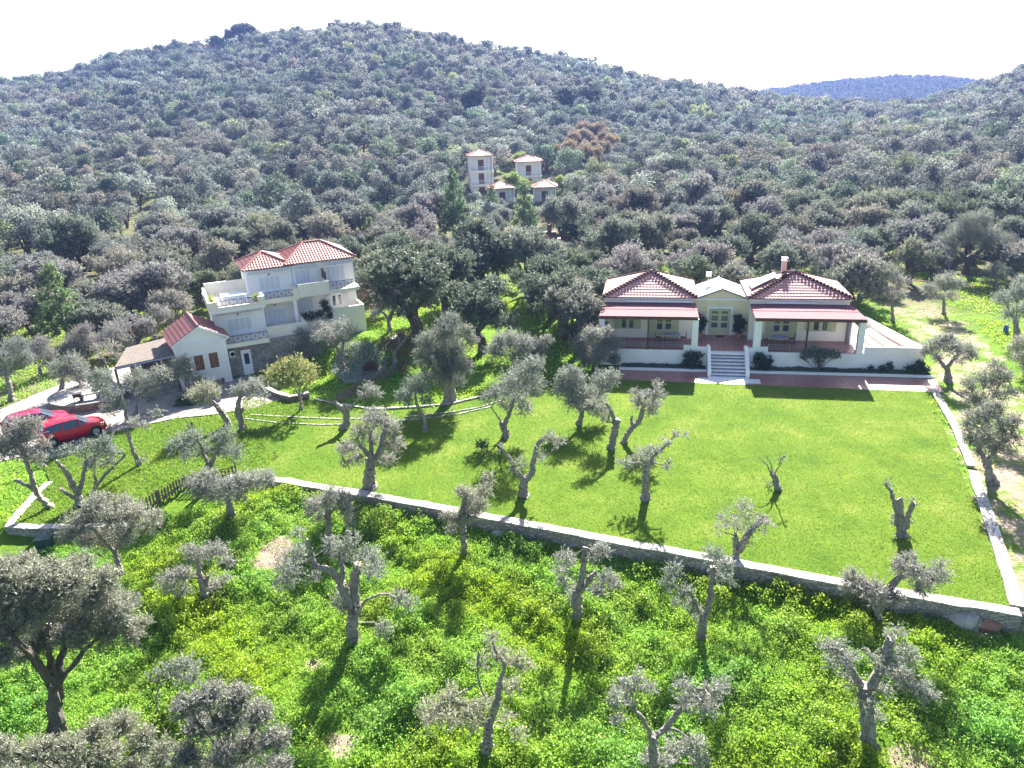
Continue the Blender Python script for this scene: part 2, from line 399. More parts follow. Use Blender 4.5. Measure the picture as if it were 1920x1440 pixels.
# ------------------------------------------------------------------ ground sheet
azs = np.radians(np.linspace(-62, 62, 420)); Ds = [6.0]
while Ds[-1] < 720: Ds.append(Ds[-1]*1.0095+.04)
Ds = np.array(Ds)
A_, D_ = np.meshgrid(azs, Ds); X_, Y_ = D_*np.sin(A_), D_*np.cos(A_); Z_ = height(X_, Y_) - .06
Vt = np.stack([X_, Y_, Z_], -1).reshape(-1, 3)
nr_, nc_ = X_.shape
ii = (np.arange(nr_-1)[:, None]*nc_+np.arange(nc_-1)[None, :]).ravel()
me = npmesh('ground', Vt, [np.stack([ii, ii+1, ii+nc_+1, ii+nc_], 1)], [M['ground']], smooth=True)
def seg_dist(x, y, pts):
    best = np.full(x.shape, 1e9)
    for (ax, ay), (bx, by) in zip(pts[:-1], pts[1:]):
        vx, vy = bx-ax, by-ay; t = np.clip(((x-ax)*vx+(y-ay)*vy)/(vx*vx+vy*vy), 0, 1)
        best = np.minimum(best, np.hypot(x-ax-t*vx, y-ay-t*vy))
    return best
def wpts(pxs, z=0.): return [tuple(at(a, b_, z)[:2]) for a, b_ in pxs]
xx, yy = Vt[:, 0], Vt[:, 1]
sand = .12*np.ones(len(Vt))
track = wpts([(1985,1130),(1935,980),(1880,800),(1800,655),(1720,575),(1650,520),(1560,480)])
sand = np.maximum(sand, .52*(1-sstep(1.5, 6.0, seg_dist(xx, yy, track))))
sand = np.maximum(sand, .68*(1-sstep(3.0, 9.0, seg_dist(xx, yy, wpts([(1620,505),(1740,540),(1900,510),(2050,500)])))))
sand = np.maximum(sand, .75*(1-sstep(.5, 3.0, seg_dist(xx, yy, wpts([(60,730),(150,690),(260,640),(330,560)])))))
for (cx, cy, r_) in [(515,1035,1.3),(490,1050,.9),(1700,1425,1.1),(640,1400,.8),(590,1245,.5),(1835,1172,.9)]:
    q = G(cx, cy); sand = np.maximum(sand, .8*(1-sstep(r_*.2, r_*1.5, np.hypot(xx-q[0], yy-q[1])*(1+.35*fnoise(xx, yy, 1.9, 5)))))
for (cx, cy, r_) in [(1100,395,5),(1360,365,5),(1350,330,6),(280,420,1),(1070,440,4)]:
    q = G(cx, cy); sand = np.maximum(sand, .8*(1-sstep(r_*.4, r_*1.3, np.hypot(xx-q[0], yy-q[1]))))
woods = np.maximum(sstep(70, 92, np.hypot(xx, yy)), .75*sstep(56, 66, np.hypot(xx, yy))*(np.arctan2(xx, yy) < -.36))
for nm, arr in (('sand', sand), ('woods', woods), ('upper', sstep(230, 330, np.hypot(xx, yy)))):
    a = me.attributes.new(nm, 'FLOAT', 'POINT'); a.data.foreach_set('value', arr.astype(np.float32))
tag(link('ground', me), kind='structure')
# far hill beyond the saddle
c0 = at(1695, 250, 0); d = ray(1700, 150); azc = math.atan2(d[0], d[1]); DC = 1150.
cx, cy = DC*math.sin(azc), DC*math.cos(azc); pk = HC+DC*(ray(1695, 147)[2]/math.hypot(*ray(1695, 147)[:2]))
gx, gy = np.meshgrid(np.linspace(-420, 420, 150), np.linspace(-260, 260, 90))
def farz(gx, gy): return -4 + (pk+1)*np.exp(-(gx/155.)**2-(gy/150.)**2) + 13*np.exp(-((gx+170)/120.)**2-(gy/150.)**2)+ fnoise(gx, gy, .03, 4)*1.2
gz = farz(gx, gy)
ca, sa = math.cos(azc), math.sin(azc)
Vh = np.stack([cx+gx*ca+gy*sa, cy-gx*sa+gy*ca, gz], -1).reshape(-1, 3); nc2 = 150
ii = (np.arange(89)[:, None]*nc2+np.arange(149)[None, :]).ravel()
tag(link('hills', npmesh('hills', Vh, [np.stack([ii, ii+1, ii+nc2+1, ii+nc2], 1)], [M['farhill']], smooth=True)), kind='structure')

# ------------------------------------------------------------------ flat sheets: lawn, drive
def sheet(name, poly, z, mat, kind='structure'):
    mb = MB(); mb.add([(p[0], p[1], z) for p in poly], [tuple(range(len(poly)))], mat)
    o = mb.obj(name); tag(o, kind=kind)
    me = o.data
    if me.polygons[0].normal.z < 0: me.flip_normals()
    return o
BO = np.array(at(1367, 707, 0)); BY = math.radians(11)
bU = np.array([math.cos(BY), -math.sin(BY), 0]); bV = np.array([math.sin(BY), math.cos(BY), 0])
def bl(u, v, z=0.): return BO+bU*u+bV*v+np.array([0, 0, z])
curve = wpts([(455,748),(520,752),(590,750),(630,758),(700,768),(785,764),(850,757),(922,739),(985,716),(1050,697),(1120,690)])
lawn_poly = [tuple(bl(13.4, -1.8)[:2])] + wpts([(1905,1146),(1290,1039),(1080,1000),(870,960),(700,929),(540,902),(430,891),(350,902),(262,958),(150,982),(20,982),(95,905),(75,860),(170,824),(250,804),(330,786),(400,780),(455,770)]) + curve + [tuple(bl(-8.2, -1.2)[:2])]
def inpoly(x, y, poly):
    r_ = np.zeros(np.shape(x), bool); n_ = len(poly)
    for i in range(n_):
        x0, y0 = poly[i]; x1, y1 = poly[(i+1) % n_]
        c_ = ((y0 > y) != (y1 > y)); xi = (x1-x0)*(y-y0)/((y1-y0) if y1 != y0 else 1e-9)+x0
        r_ ^= c_ & (x < xi)
    return r_
sheet('lawn', lawn_poly, -.004, M['lawn'])
drive_poly = wpts([(-60,800),(0,768),(60,742),(110,722),(170,702),(230,684),(310,646),(335,640),(420,715),(470,700),(505,735),(530,749),(480,764),(400,777),(330,784),(250,801),(170,821),(80,846),(-60,880)])
sheet('driveway', drive_poly, .008, M['gravel'])
sheet('paving', [tuple(bl(-8.4, -1.25)[:2]), tuple(bl(14.3, -1.9)[:2]), tuple(bl(14.6, .8)[:2]), tuple(bl(-8.4, .95)[:2])], .012, M['pave'])

def wall_along(name, pts, width, z0f, z1, mat, cap, label, cat, group=None, capname='coping'):
    root = empty(name, (pts[0][0], pts[0][1], z1), 0, label, cat, group); root_l = np.array([pts[0][0], pts[0][1], z1])
    P = []
    for (a, b_) in zip(pts[:-1], pts[1:]):
        n_ = max(1, int(math.hypot(b_[0]-a[0], b_[1]-a[1])/.7))
        for k in range(n_): P.append((a[0]+(b_[0]-a[0])*k/n_, a[1]+(b_[1]-a[1])*k/n_))
    P.append(pts[-1]); P = np.array(P); T = np.gradient(P, axis=0); T /= np.linalg.norm(T, axis=1)[:, None]; Nn = np.stack([-T[:, 1], T[:, 0]], 1)
    def strip(wd, za, zb, mt, nm, jit):
        vs, fs = [], []; rj = np.random.default_rng(3)
        for i in range(len(P)):
            j1, j2 = rj.normal(0, jit, 2); jz = rj.normal(0, jit*.5)
            a = P[i]+Nn[i]*(wd/2+j1); b_ = P[i]-Nn[i]*(wd/2+j2)
            zl = za(P[i]) if callable(za) else za
            for q, z in ((a, zl), (a, zb+jz), (b_, zb+jz), (b_, zl)): vs.append(np.array([q[0], q[1], z])-root_l)
        for i in range(len(P)-1):
            k = 4*i
            for e in range(4): fs.append((k+e, k+4+e, k+4+(e+1) % 4, k+(e+1) % 4))
        fs += [(0, 1, 2, 3), tuple(4*(len(P)-1)+q for q in (3, 2, 1, 0))]
        mb = MB(); mb.add(vs, fs, mt); mb.obj(nm, root)
    strip(width, z0f, z1-.06, mat, 'masonry', .02)
    strip(width+.04, z1-.06, z1, cap, capname, .018)
    return root
gnd = lambda p: float(height(p[0], p[1]))-.9
frontpts = [p for p in wpts([(1912,1150),(1600,1098),(1290,1040),(1080,1001),(870,961),(700,930),(600,914),(540,903),(480,897),(425,896)])]
wall_along('retaining_wall', frontpts, .5, gnd, .08, M['stone'], M['coping'], 'long grey stone retaining wall with pale flat top between the lawn and the weedy meadow', 'stone wall')
wall_along('boundary_wall', [tuple(bl(13.7, -1.75)[:2])]+wpts([(1790,800),(1822,876)]), .42, -.5, .10, M['stone'], M['coping'], 'pale low stone wall at the right of the lawn, upper length beside the house paving', 'stone wall', )
wall_along('boundary_wall', wpts([(1824,884),(1850,960),(1884,1060),(1908,1138)]), .5, -.9, .07, M['stone'], M['coping'], 'pale low stone wall at the right of the lawn, lower length running to the bottom corner', 'stone wall')
wall_along('garden_wall', wpts([(240,985),(150,988),(60,989),(18,986),(30,970),(70,925),(92,905)]), .4, -.8, .08, M['stone'], M['coping'], 'low pale garden wall bending round the olive trees at far left', 'stone wall')
wall_along('garden_kerb', curve[2:9], .14, -.2, .10, M['concrete'], M['coping'], 'curved pale kerb between garden and lawn left of the bungalow', 'kerb')
for i, px in enumerate([[(440,783),(520,793),(600,797),(650,796)], [(470,778),(560,783),(640,786),(700,785)], [(700,792),(790,786),(860,777),(925,762)], [(760,782),(840,774),(900,764),(985,737),(1035,715)]]):
    lab = ['front left length of pale strip edging set in the lawn', 'rear left length of pale strip edging set in the lawn', 'front right length of pale strip edging under the big dense olive', 'rear right length of pale strip edging curving towards the bungalow'][i]
    pts = wpts(px); mb = MB()
    for a, b_ in zip(pts[:-1], pts[1:]):
        n_ = max(1, int(math.hypot(b_[0]-a[0], b_[1]-a[1])/.75))
        for k in range(n_):
            p0 = np.array(a)+(np.array(b_)-np.array(a))*(k+.04)/n_; p1 = np.array(a)+(np.array(b_)-np.array(a))*(k+.9)/n_
            t = (p1-p0)/np.linalg.norm(p1-p0); q = np.array([-t[1], t[0]])*.05; z = float(height(*p0))
            mb.prism([p0+q, p0-q, p1-q, p1+q], z-.05, z+.055, M['coping'])
    tag(mb.obj('edging_strip'), lab, 'edging', 'pale edging strips across the lawn')

# ------------------------------------------------------------------ bungalow
B = empty('bungalow', BO, -BY, 'wide single storey cream bungalow with two red pyramid roofs and raised porches above the lawn', 'house')
FL = 1.36
def hiproof(parent, name, x0, x1, y0, y1, ze, apexes, mat, teeth=True, **kw):
    a0, a1 = apexes   # ridge ends (x,y,z)
    mb = MB()
    c00, c10, c11, c01 = (x0, y0, ze), (x1, y0, ze), (x1, y1, ze), (x0, y1, ze)
    horiz = abs(a1[0]-a0[0]) >= abs(a1[1]-a0[1])
    if horiz:
        A, Bq = (a0, a1) if a0[0] <= a1[0] else (a1, a0)
        tiled_plane(mb, c00, c10, A, Bq, mat, **kw); tiled_plane(mb, c10, c11, Bq, Bq, mat, **kw)
        tiled_plane(mb, c11, c01, Bq, A, mat, **kw); tiled_plane(mb, c01, c00, A, A, mat, **kw)
        hips = [(c00, A), (c10, Bq), (c11, Bq), (c01, A)]
    else:
        A, Bq = (a0, a1) if a0[1] <= a1[1] else (a1, a0)
        tiled_plane(mb, c00, c10, A, A, mat, **kw); tiled_plane(mb, c10, c11, A, Bq, mat, **kw)
        tiled_plane(mb, c11, c01, Bq, Bq, mat, **kw); tiled_plane(mb, c01, c00, Bq, A, mat, **kw)
        hips = [(c00, A), (c10, A), (c11, Bq), (c01, Bq)]
    o = mb.obj(name, parent)
    rb = MB()
    for i, (p, q) in enumerate(hips): ridge_tiles(rb, p, q, mat if not teeth else M['antefix_shade'], .085 if teeth else .10, .30, M['antefix_shade'] if teeth and i < 2 else None)
    if A != Bq: ridge_tiles(rb, A, Bq, mat, .10, .36)
    rb.obj('ridge_cap', o)
    return o
def french(parent, x0, x1, z0, z1, y, name, frame, panes, glassm, shut=None, lou=None, sw=.45):
    """door or window leaf set on the wall plane y facing -y"""
    mb = MB(); t = .09
    mb.box(x0-t, x0, y-.07, y+.04, z0, z1, frame); mb.box(x1, x1+t, y-.07, y+.04, z0, z1, frame); mb.box(x0-t, x1+t, y-.072, y+.04, z1, z1+t, frame)
    if name == 'window': mb.box(x0-t-.05, x1+t+.05, y-.14, y+.04, z0-t, z0, M['trim'])
    xm = (x0+x1)/2; mb.box(xm-.04, xm+.04, y-.06, y+.02, z0, z1, frame)
    o = mb.obj(name, parent)
    lf = MB()
    for (a, b_) in ((x0, xm-.04), (xm+.04, x1)):
        lf.box(a, a+.09, y-.05, y+.01, z0, z1, frame); lf.box(b_-.09, b_, y-.05, y+.01, z0, z1, frame)
        zz = z0
        for (p0, p1) in panes:
            pa, pb = z0+(z1-z0)*p0, z0+(z1-z0)*p1
            lf.box(a+.09, b_-.09, y-.05, y+.01, zz, pa, frame); gl = MB(); gl.box(a+.09, b_-.09, y-.02, y, pa, pb, glassm); gl.obj('pane', o); zz = pb
        lf.box(a+.09, b_-.09, y-.05, y+.01, zz, z1, frame)
    lf.obj('leaf', o)
    if shut:
        for sx in (x0-t-sw, x1+t):
            s_ = MB(); s_.box(sx, sx+sw, y-.10, y-.055, z0, z1, shut)
            for k in range(int((z1-z0)/.09)): s_.box(sx+.05, sx+sw-.05, y-.12, y-.10, z0+.05+k*.09, z0+.10+k*.09, shut)
            s_.obj('shutter', parent)
    return o
# wings
for (x0, x1, ax) in ((-9.75, -2.45, -6.0), (1.7, 9.35, 5.35)):
    mb = MB(); mb.box(x0+.1, x1-.15, 5.1, 10.75, 0, 4.66, M['cream']); mb.obj('wall', B)
    mb = MB(); mb.box(x0, x1-.05, 4.98, 10.85, 4.66, 4.84, M['trim']); mb.obj('cornice', B)
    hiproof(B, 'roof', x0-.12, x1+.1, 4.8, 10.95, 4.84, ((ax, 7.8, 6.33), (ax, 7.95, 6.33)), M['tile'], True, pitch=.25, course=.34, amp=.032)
# porch roofs
for (a0, a1, t0, t1) in ((-9.95, -2.33, -9.72, -2.4), (1.8, 9.76, 1.75, 9.3)):
    mb = MB(); tiled_plane(mb, (a0, 1.85, 4.07), (a1, 1.85, 4.07), (t0, 5.0, 4.36), (t1, 5.0, 4.36), M['ptile'], pitch=.14, course=1.7, amp=.012, thick=.04)
    o = mb.obj('porch_roof', B); tag(o, 'mauve corrugated porch roof')
    mb = MB(); mb.box(a0+.05, a1-.05, 1.93, 2.08, 3.86, 4.02, M['wood'])
    k = a0+.3
    while k < a1-.2:
        mb.add([(k, 1.88, 3.93), (k+.08, 1.88, 3.93), (k+.08, 5.08, 4.17), (k, 5.08, 4.17), (k, 1.88, 4.03), (k+.08, 1.88, 4.03), (k+.08, 5.08, 4.27), (k, 5.08, 4.27)], [(0,3,2,1),(4,5,6,7),(0,1,5,4),(1,2,6,5),(2,3,7,6),(3,0,4,7)], M['wood']); k += .75
    mb.box(a0+.05, a1-.05, 1.82, 1.92, 3.88, 4.05, M['wood']); mb.obj('porch_beam', B)
# light awning box above porch roofs
mb = MB(); mb.box(-8.1, -2.7, 4.86, 5.07, 4.46, 4.62, M['trim']); mb.obj('awning_box', B)
mb = MB(); mb.box(3.0, 6.6, 4.86, 5.07, 4.46, 4.62, M['trim']); mb.obj('awning_box', B)
# terrace, floor and front walls
mb = MB()
mb.box(-9.9, -1.55, 2.05, 5.12, 0, FL, M['white']); mb.box(1.6, 9.85, 2.05, 5.12, 0, FL, M['white']); mb.box(-2.45, 1.7, 1.9, 6.35, 0, FL-.03, M['white'])
mb.obj('terrace_wall', B)
mb = MB(); mb.box(-9.8, -2.5, 2.15, 5.1, FL, FL+.02, M['pave']); mb.box(1.75, 9.75, 2.15, 5.1, FL, FL+.02, M['pave']); mb.box(-2.5, 1.75, 2.0, 6.3, FL, FL+.02, M['pave']); mb.obj('terrace_floor', B)
mb = MB(); mb.box(-1.35, 1.35, 1.5, 2.0, FL-.08, FL+.026, M['marble']); mb.obj('landing', B)
# columns
for x0, x1 in ((-9.92, -9.5), (-2.78, -2.3), (1.84, 2.37), (9.3, 9.75)):
    mb = MB(); mb.box(x0, x1, 2.0, 2.42, FL, 3.9, M['white']); mb.box(x0-.04, x1+.04, 1.96, 2.46, FL, FL+.16, M['white']); mb.obj('column', B)
for x in (-6.12, 5.69):
    mb = MB(); mb.box(x-.06, x+.06, 2.06, 2.18, FL, 3.88, M['wood']); mb.obj('post', B)
# low block beside columns
for a, b_ in ((-3.35, -2.78), (2.37, 2.95)):
    mb = MB(); mb.box(a, b_, 2.02, 2.22, FL, FL+.42, M['white']); mb.obj('low_parapet', B)
for (a, b_) in ((-9.5, -3.35), (2.95, 9.3)):
    mb = MB()
    for z in (.28, .44, .60): mb.bar((a, 2.1, FL+z), (b_, 2.1, FL+z), .014, M['greymetal'])
    k = a
    while k <= b_+.01: mb.bar((k, 2.1, FL), (k, 2.1, FL+.62), .018, M['greymetal']); k += (b_-a)/4
    mb.obj('railing', B)
# centre: entrance
mb = MB(); mb.box(-2.6, 1.85, 6.3, 10.6, 0, 4.45, M['yellowish']); mb.obj('wall', B)
mb = MB(); mb.box(-2.5, 1.75, 6.22, 6.3, 4.32, 4.47, M['trim']); mb.box(-2.62, 1.87, 6.3, 10.6, 4.45, 4.5, M['trim']); mb.obj('cornice', B)
mb = MB(); mb.prismy([(-2.15, 4.5), (1.65, 4.5), (-.25, 5.2)], 6.24, 10.2, M['yellowish']); mb.obj('gable', B)
mb = MB()
tiled_plane(mb, (-2.45, 10.3, 4.44), (-2.45, 6.08, 4.44), (-.3, 10.3, 5.26), (-.3, 6.08, 5.26), M['wtile'], pitch=.2, course=.4)
tiled_plane(mb, (1.9, 6.08, 4.44), (1.9, 10.3, 4.44), (-.3, 6.08, 5.26), (-.3, 10.3, 5.26), M['wtile'], pitch=.2, course=.4)
o = mb.obj('entrance_roof', B); ridge_m = MB(); ridge_tiles(ridge_m, (-.3, 6.05, 5.26), (-.3, 10.3, 5.26), M['wtile'], .09); ridge_m.obj('ridge_cap', o)
mb = MB(); mb.box(-1.42, -1.24, 6.2, 6.3, FL, 3.62, M['trim']); mb.box(.48, .66, 6.2, 6.3, FL, 3.62, M['trim']); mb.box(-1.42, .66, 6.19, 6.3, 3.62, 3.8, M['trim']); mb.obj('door_surround', B)
french(B, -1.1, .36, FL+.02, 3.5, 6.24, 'door', M['olivepaint'], [(.30, .50), (.58, .78), (.86, .96)], M['glass'])
mb = MB(); mb.box(-.5, -.3, 6.1, 6.2, 4.0, 4.05, M['iron']); mb.bar((-.4, 6.1, 3.93), (-.4, 6.1, 4.1), .07, M['plastic']); mb.obj('wall_lamp', B)
mb = MB(); mb.box(-.6, .05, 5.65, 6.0, FL+.021, FL+.04, M['dark']); mb.obj('doormat', B)
# doors and windows under the porches
french(B, -5.5, -4.2, FL+.02, 3.5, 5.1, 'door', M['olivepaint'], [(.36, .60), (.66, .92)], M['glass'], M['olivepaint'])
french(B, -8.35, -7.25, 2.15, 3.45, 5.1, 'window', M['olivepaint'], [(.06, .94)], M['glass'], M['olivepaint'])
french(B, 3.65, 4.95, FL+.02, 3.5, 5.1, 'door', M['olivepaint'], [(.36, .60), (.66, .92)], M['glass'], M['olivepaint'])
french(B, 6.65, 7.85, 2.2, 3.45, 5.1, 'window', M['olivepaint'], [(.06, .94)], M['glass'], M['olivepaint'])
# stairs
for k in range(7):
    mb = MB(); z1 = .19*(k+1); mb.box(-1.34, 1.2, .06+.27*k, 2.0, .19*k, z1-.05, M['riser']); mb.box(-1.34, 1.2, .02+.27*k, 2.0, z1-.05, z1, M['marble']); mb.obj('step', B)
for x0, x1 in ((-1.58, -1.34), (1.2, 1.46)):
    mb = MB(); pr = [(-.08, 0), (-.08, .5), (1.7, 1.78), (2.35, 1.78), (2.35, 0)]
    mb.add([(x0, y, z) for y, z in pr]+[(x1, y, z) for y, z in pr], [(0,1,2,3,4),(9,8,7,6,5)]+[(i, 5+i, 5+(i+1) % 5, (i+1) % 5) for i in range(5)], M['white']); mb.obj('stair_wall', B)
for a, b_ in ((-2.35, -1.58), (1.46, 2.05)):
    mb = MB(); mb.box(a, b_, 1.85, 2.0, 0, 1.72, M['white']); mb.obj('pier', B)
mb = MB(); mb.box(-2.3, 2.15, -1.25, -.35, 0, .022, M['marble']); mb.box(-1.55, 1.42, -.35, .05, 0, .03, M['marble']); mb.obj('step_apron', B)
# right side raised yard with slanting walls
mb = MB(); mb.prism([(9.85, 2.05), (14.1, 2.05), (14.1, 2.25), (9.85, 2.25)], 0, 1.95, M['white']); mb.obj('terrace_wall', B)
mb = MB(); mb.prism([(9.4, 2.25), (13.8, 2.25), (12.3, 8.3), (11.0, 10.6), (9.4, 10.6)], 0, 1.28, M['pink']); mb.obj('side_yard', B)
def slant(p, q, z, t=.22):
    p = np.array(p); q = np.array(q); d = (q-p)/np.linalg.norm(q-p); nn = np.array([-d[1], d[0]])*t/2
    m_ = MB(); m_.prism([p-nn, p+nn, q+nn, q-nn], 0, z, M['white']); m_.obj('side_wall', B)
slant((14.0, 2.2), (11.9, 10.5), 1.93); slant((12.4, 2.3), (11.55, 7.6), 1.75); slant((11.4, 2.3), (10.6, 7.0), 1.62)
mb = MB(); mb.box(9.32, 9.55, 4.2, 8.0, 1.3, 3.7, M['white']); mb.obj('side_wall', B)
# chimney, solar panel, antenna
mb = MB(); mb.box(4.5, 4.88, 8.5, 8.86, 5.2, 7.05, M['pink']); mb.box(4.46, 4.92, 8.46, 8.9, 7.05, 7.11, M['trim'])
for x in (4.5, 4.82):
    for y in (8.5, 8.8): mb.box(x, x+.06, y, y+.06, 7.11, 7.27, M['pink'])
mb.box(4.45, 4.93, 8.45, 8.91, 7.27, 7.33, M['trim']); mb.obj('chimney', B)
def quad_slab(pts, t, mat, name, parent):
    m_ = MB(); P_ = [np.array(p, float) for p in pts]; nn = np.cross(P_[1]-P_[0], P_[3]-P_[0]); nn /= np.linalg.norm(nn); nn = nn if nn[2] > 0 else -nn
    m_.add(P_+[p+nn*t for p in P_], [(0,3,2,1),(4,5,6,7),(0,1,5,4),(1,2,6,5),(2,3,7,6),(3,0,4,7)], mat); return m_.obj(name, parent)
# on the left slope of the right roof
def rz(x): return 4.84+(x-1.58)*(6.33-4.84)/(5.35-1.58)
so_ = quad_slab([(2.0, 6.5, rz(2.0)+.22), (4.0, 7.2, rz(4.0)+.28), (4.0, 8.6, rz(4.0)+.28), (2.0, 8.6, rz(2.0)+.22)], .07, M['solar'], 'solar_panel', B)
mb = MB(); mb.bar((-1.25, 9.0, 4.5), (-1.25, 9.0, 5.75), .03, M['greymetal']); mb.box(-1.45, -1.0, 8.95, 9.05, 5.65, 6.05, M['plastic']); mb.obj('antenna', B)
# planting bed kerb
mb = MB(); mb.box(-8.3, -1.6, .95, 1.17, 0, .17, M['white']); mb.box(1.48, 14.6, .95, 1.17, 0, .17, M['white']); tag(mb.obj('bed_kerb', B))

# porch tables, chairs, pots
def table_set(u, v, lab, shape):
    t = empty('porch_table', bl(u, v, FL+.02), -BY, lab, 'table')
    m_ = MB()
    if shape: m_.prism([(.75*math.cos(a), .48*math.sin(a)) for a in np.linspace(0, 6.28, 20, endpoint=False)], .68, .72, M['tablew'])
    else: m_.box(-.7, .7, -.42, .42, .68, .72, M['tablew'])
    m_.obj('tabletop', t)
    for sx in (-1, 1):
        for sy in (-1, 1): k_ = MB(); k_.bar((sx*.45, sy*.28, .68), (sx*.55, sy*.34, 0), .025, M['woodmid']); k_.obj('leg', t)
def chair(u, v, rot, lab):
    t = empty('porch_chair', bl(u, v, FL+.02), -BY+rot, lab, 'chair', 'wooden chairs on the porches')
    m_ = MB(); m_.box(-.22, .22, -.22, .22, .42, .46, M['woodmid']); m_.obj('seat', t)
    m_ = MB(); m_.box(-.22, .22, .20, .24, .62, .9, M['woodmid']); m_.box(-.22, -.18, .19, .23, .46, .9, M['woodmid']); m_.box(.18, .22, .19, .23, .46, .9, M['woodmid']); m_.obj('backrest', t)
    for sx in (-.2, .2):
        for sy in (-.2, .2): k_ = MB(); k_.bar((sx, sy, .42), (sx*1.1, sy*1.1, 0), .02, M['woodmid']); k_.obj('leg', t)
table_set(-4.3, 3.9, 'grey rectangular table in front of the left porch door', 0); table_set(4.0, 3.7, 'grey oval table in front of the right porch door', 1)
chair(-5.3, 3.9, math.radians(90), 'brown chair at the left end of the rectangular porch table')
chair(-3.3, 3.95, math.radians(-90), 'brown chair at the right end of the rectangular porch table')
chair(3.0, 3.8, math.radians(80), 'brown chair at the left of the oval porch table')
chair(5.0, 4.1, math.radians(-95), 'brown chair at the right of the oval porch table')
# ------------------------------------------------------------------ left house
H2O = np.array([-22.255, 54.895, 0.]); H2Y = math.radians(25)
hU = np.array([math.cos(H2Y), math.sin(H2Y), 0]); hV = np.array([-math.sin(H2Y), math.cos(H2Y), 0])
def hl(u, v, z=0.): return H2O+hU*u+hV*v+np.array([0, 0, z])
H = empty('villa', H2O, H2Y, 'cream three storey stepped villa with white shutters and red tiled roofs on the left', 'house')
def wallbox(x0, x1, y0, y1, z0, z1, mat='pale', name='wall', trim=True, ang=0):
    m_ = MB(); m_.box(x0, x1, y0, y1, z0, z1, M[mat])
    if trim:
        for x in (x0, x1): m_.box(x-.004 if x == x0 else x-.16, x+.16 if x == x0 else x+.004, y0-.012, y0+.1, z0, z1-.02, M['trim'])
    o = m_.obj(name, H); o.rotation_euler.z = ang; return o
def balcony_rail(x0, x1, y, z, h=.62, parent=None, ang=0, axis='x'):
    m_ = MB(); n_ = max(1, int(round(abs(x1-x0)/.62))); st = (x1-x0)/n_
    P_ = (lambda a, zz: (a, y, zz)) if axis == 'x' else (lambda a, zz: (y, a, zz))
    m_.bar(P_(x0, z+h), P_(x1, z+h), .022, M['iron'], seg=5); m_.bar(P_(x0, z+.08), P_(x1, z+.08), .018, M['iron'], seg=5)
    for i in range(n_+1): m_.bar(P_(x0+st*i, z), P_(x0+st*i, z+h), .018, M['iron'], seg=5)
    for i in range(n_):
        a, b_ = x0+st*i, x0+st*(i+1)
        m_.bar(P_(a, z+.08), P_(b_, z+h), .012, M['iron'], seg=4); m_.bar(P_(a, z+h), P_(b_, z+.08), .012, M['iron'], seg=4)
        m_.bar(P_((a+b_)/2, z+.08), P_((a+b_)/2, z+h), .01, M['iron'], seg=4)
    o = m_.obj('railing', parent or H); o.rotation_euler.z = ang; return o
def shutter_door(x0, x1, z0, z1, y, leaves=4, name='shutter_door'):
    m_ = MB(); t = .11
    m_.box(x0-t, x0, y-.05, y+.03, z0, z1, M['trim']); m_.box(x1, x1+t, y-.05, y+.03, z0, z1, M['trim']); m_.box(x0-t, x1+t, y-.055, y+.03, z1, z1+t, M['trim'])
    o = m_.obj(name, H); wdt = (x1-x0)/leaves
    for i in range(leaves):
        s_ = MB(); a = x0+wdt*i+.012; b_ = a+wdt-.024
        s_.box(a, a+.06, y-.045, y, z0, z1, M['shutterw']); s_.box(b_-.06, b_, y-.045, y, z0, z1, M['shutterw'])
        zm = z0+(z1-z0)*.3
        s_.box(a+.06, b_-.06, y-.045, y, z0, zm, M['shutterw']); s_.box(a+.06, b_-.06, y-.045, y, z1-.08, z1, M['shutterw'])
        k = zm+.03
        while k < z1-.1: s_.box(a+.06, b_-.06, y-.038, y-.008, k, k+.045, M['shutterw']); k += .075
        s_.box(a+.06, b_-.06, y-.006, y+.002, zm, z1-.08, M['greymetal'])
        s_.obj('shutter', o)
def lamp(x, y, z):
    m_ = MB(); m_.box(x-.05, x+.05, y-.12, y, z-.03, z+.03, M['iron']); m_.bar((x, y-.14, z-.08), (x, y-.14, z+.05), .07, M['iron'], .05); m_.obj('wall_lamp', H)
def awn(x0, x1, y, z, drop=.22):
    m_ = MB(); m_.box(x0, x1, y-.22, y, z-.1, z+.02, M['trim'])
    m_.add([(x0+.05, y-.24, z-.02), (x1-.05, y-.24, z-.02), (x1-.05, y-.30, z-.02-drop), (x0+.05, y-.30, z-.02-drop), (x0+.05, y-.21, z-.02), (x1-.05, y-.21, z-.02), (x1-.05, y-.27, z-.02-drop), (x0+.05, y-.27, z-.02-drop)],
           [(0,3,2,1),(4,5,6,7),(0,1,5,4),(1,2,6,5),(2,3,7,6),(3,0,4,7)], M['awning'])
    m_.obj('rolled_awning', H)
# gabled room (turned a few degrees)
GA = math.radians(6)
m_ = MB(); m_.box(-3.7, 0, 0, 4.4, 0, 3.62, M['pale'])
m_.prismy([(-3.7, 3.62), (0, 3.62), (-1.82, 4.72)], .02, 4.4, M['pale']); o = m_.obj('gable_room', H); o.rotation_euler.z = GA
m_ = MB(); m_.box(-3.82, .15, -.12, 0.0, 3.5, 3.62, M['trim'])
for a, b_ in (((-3.95, 3.62), (-1.82, 4.80)), ((-1.82, 4.80), (.28, 3.62))):
    m_.add([(a[0], -.22, a[1]-.06), (b_[0], -.22, b_[1]-.06), (b_[0], -.22, b_[1]+.10), (a[0], -.22, a[1]+.10), (a[0], .0, a[1]-.06), (b_[0], .0, b_[1]-.06), (b_[0], .0, b_[1]+.10), (a[0], .0, a[1]+.10)],
           [(0,1,2,3),(7,6,5,4),(0,4,5,1),(1,5,6,2),(2,6,7,3),(3,7,4,0)], M['trim'])
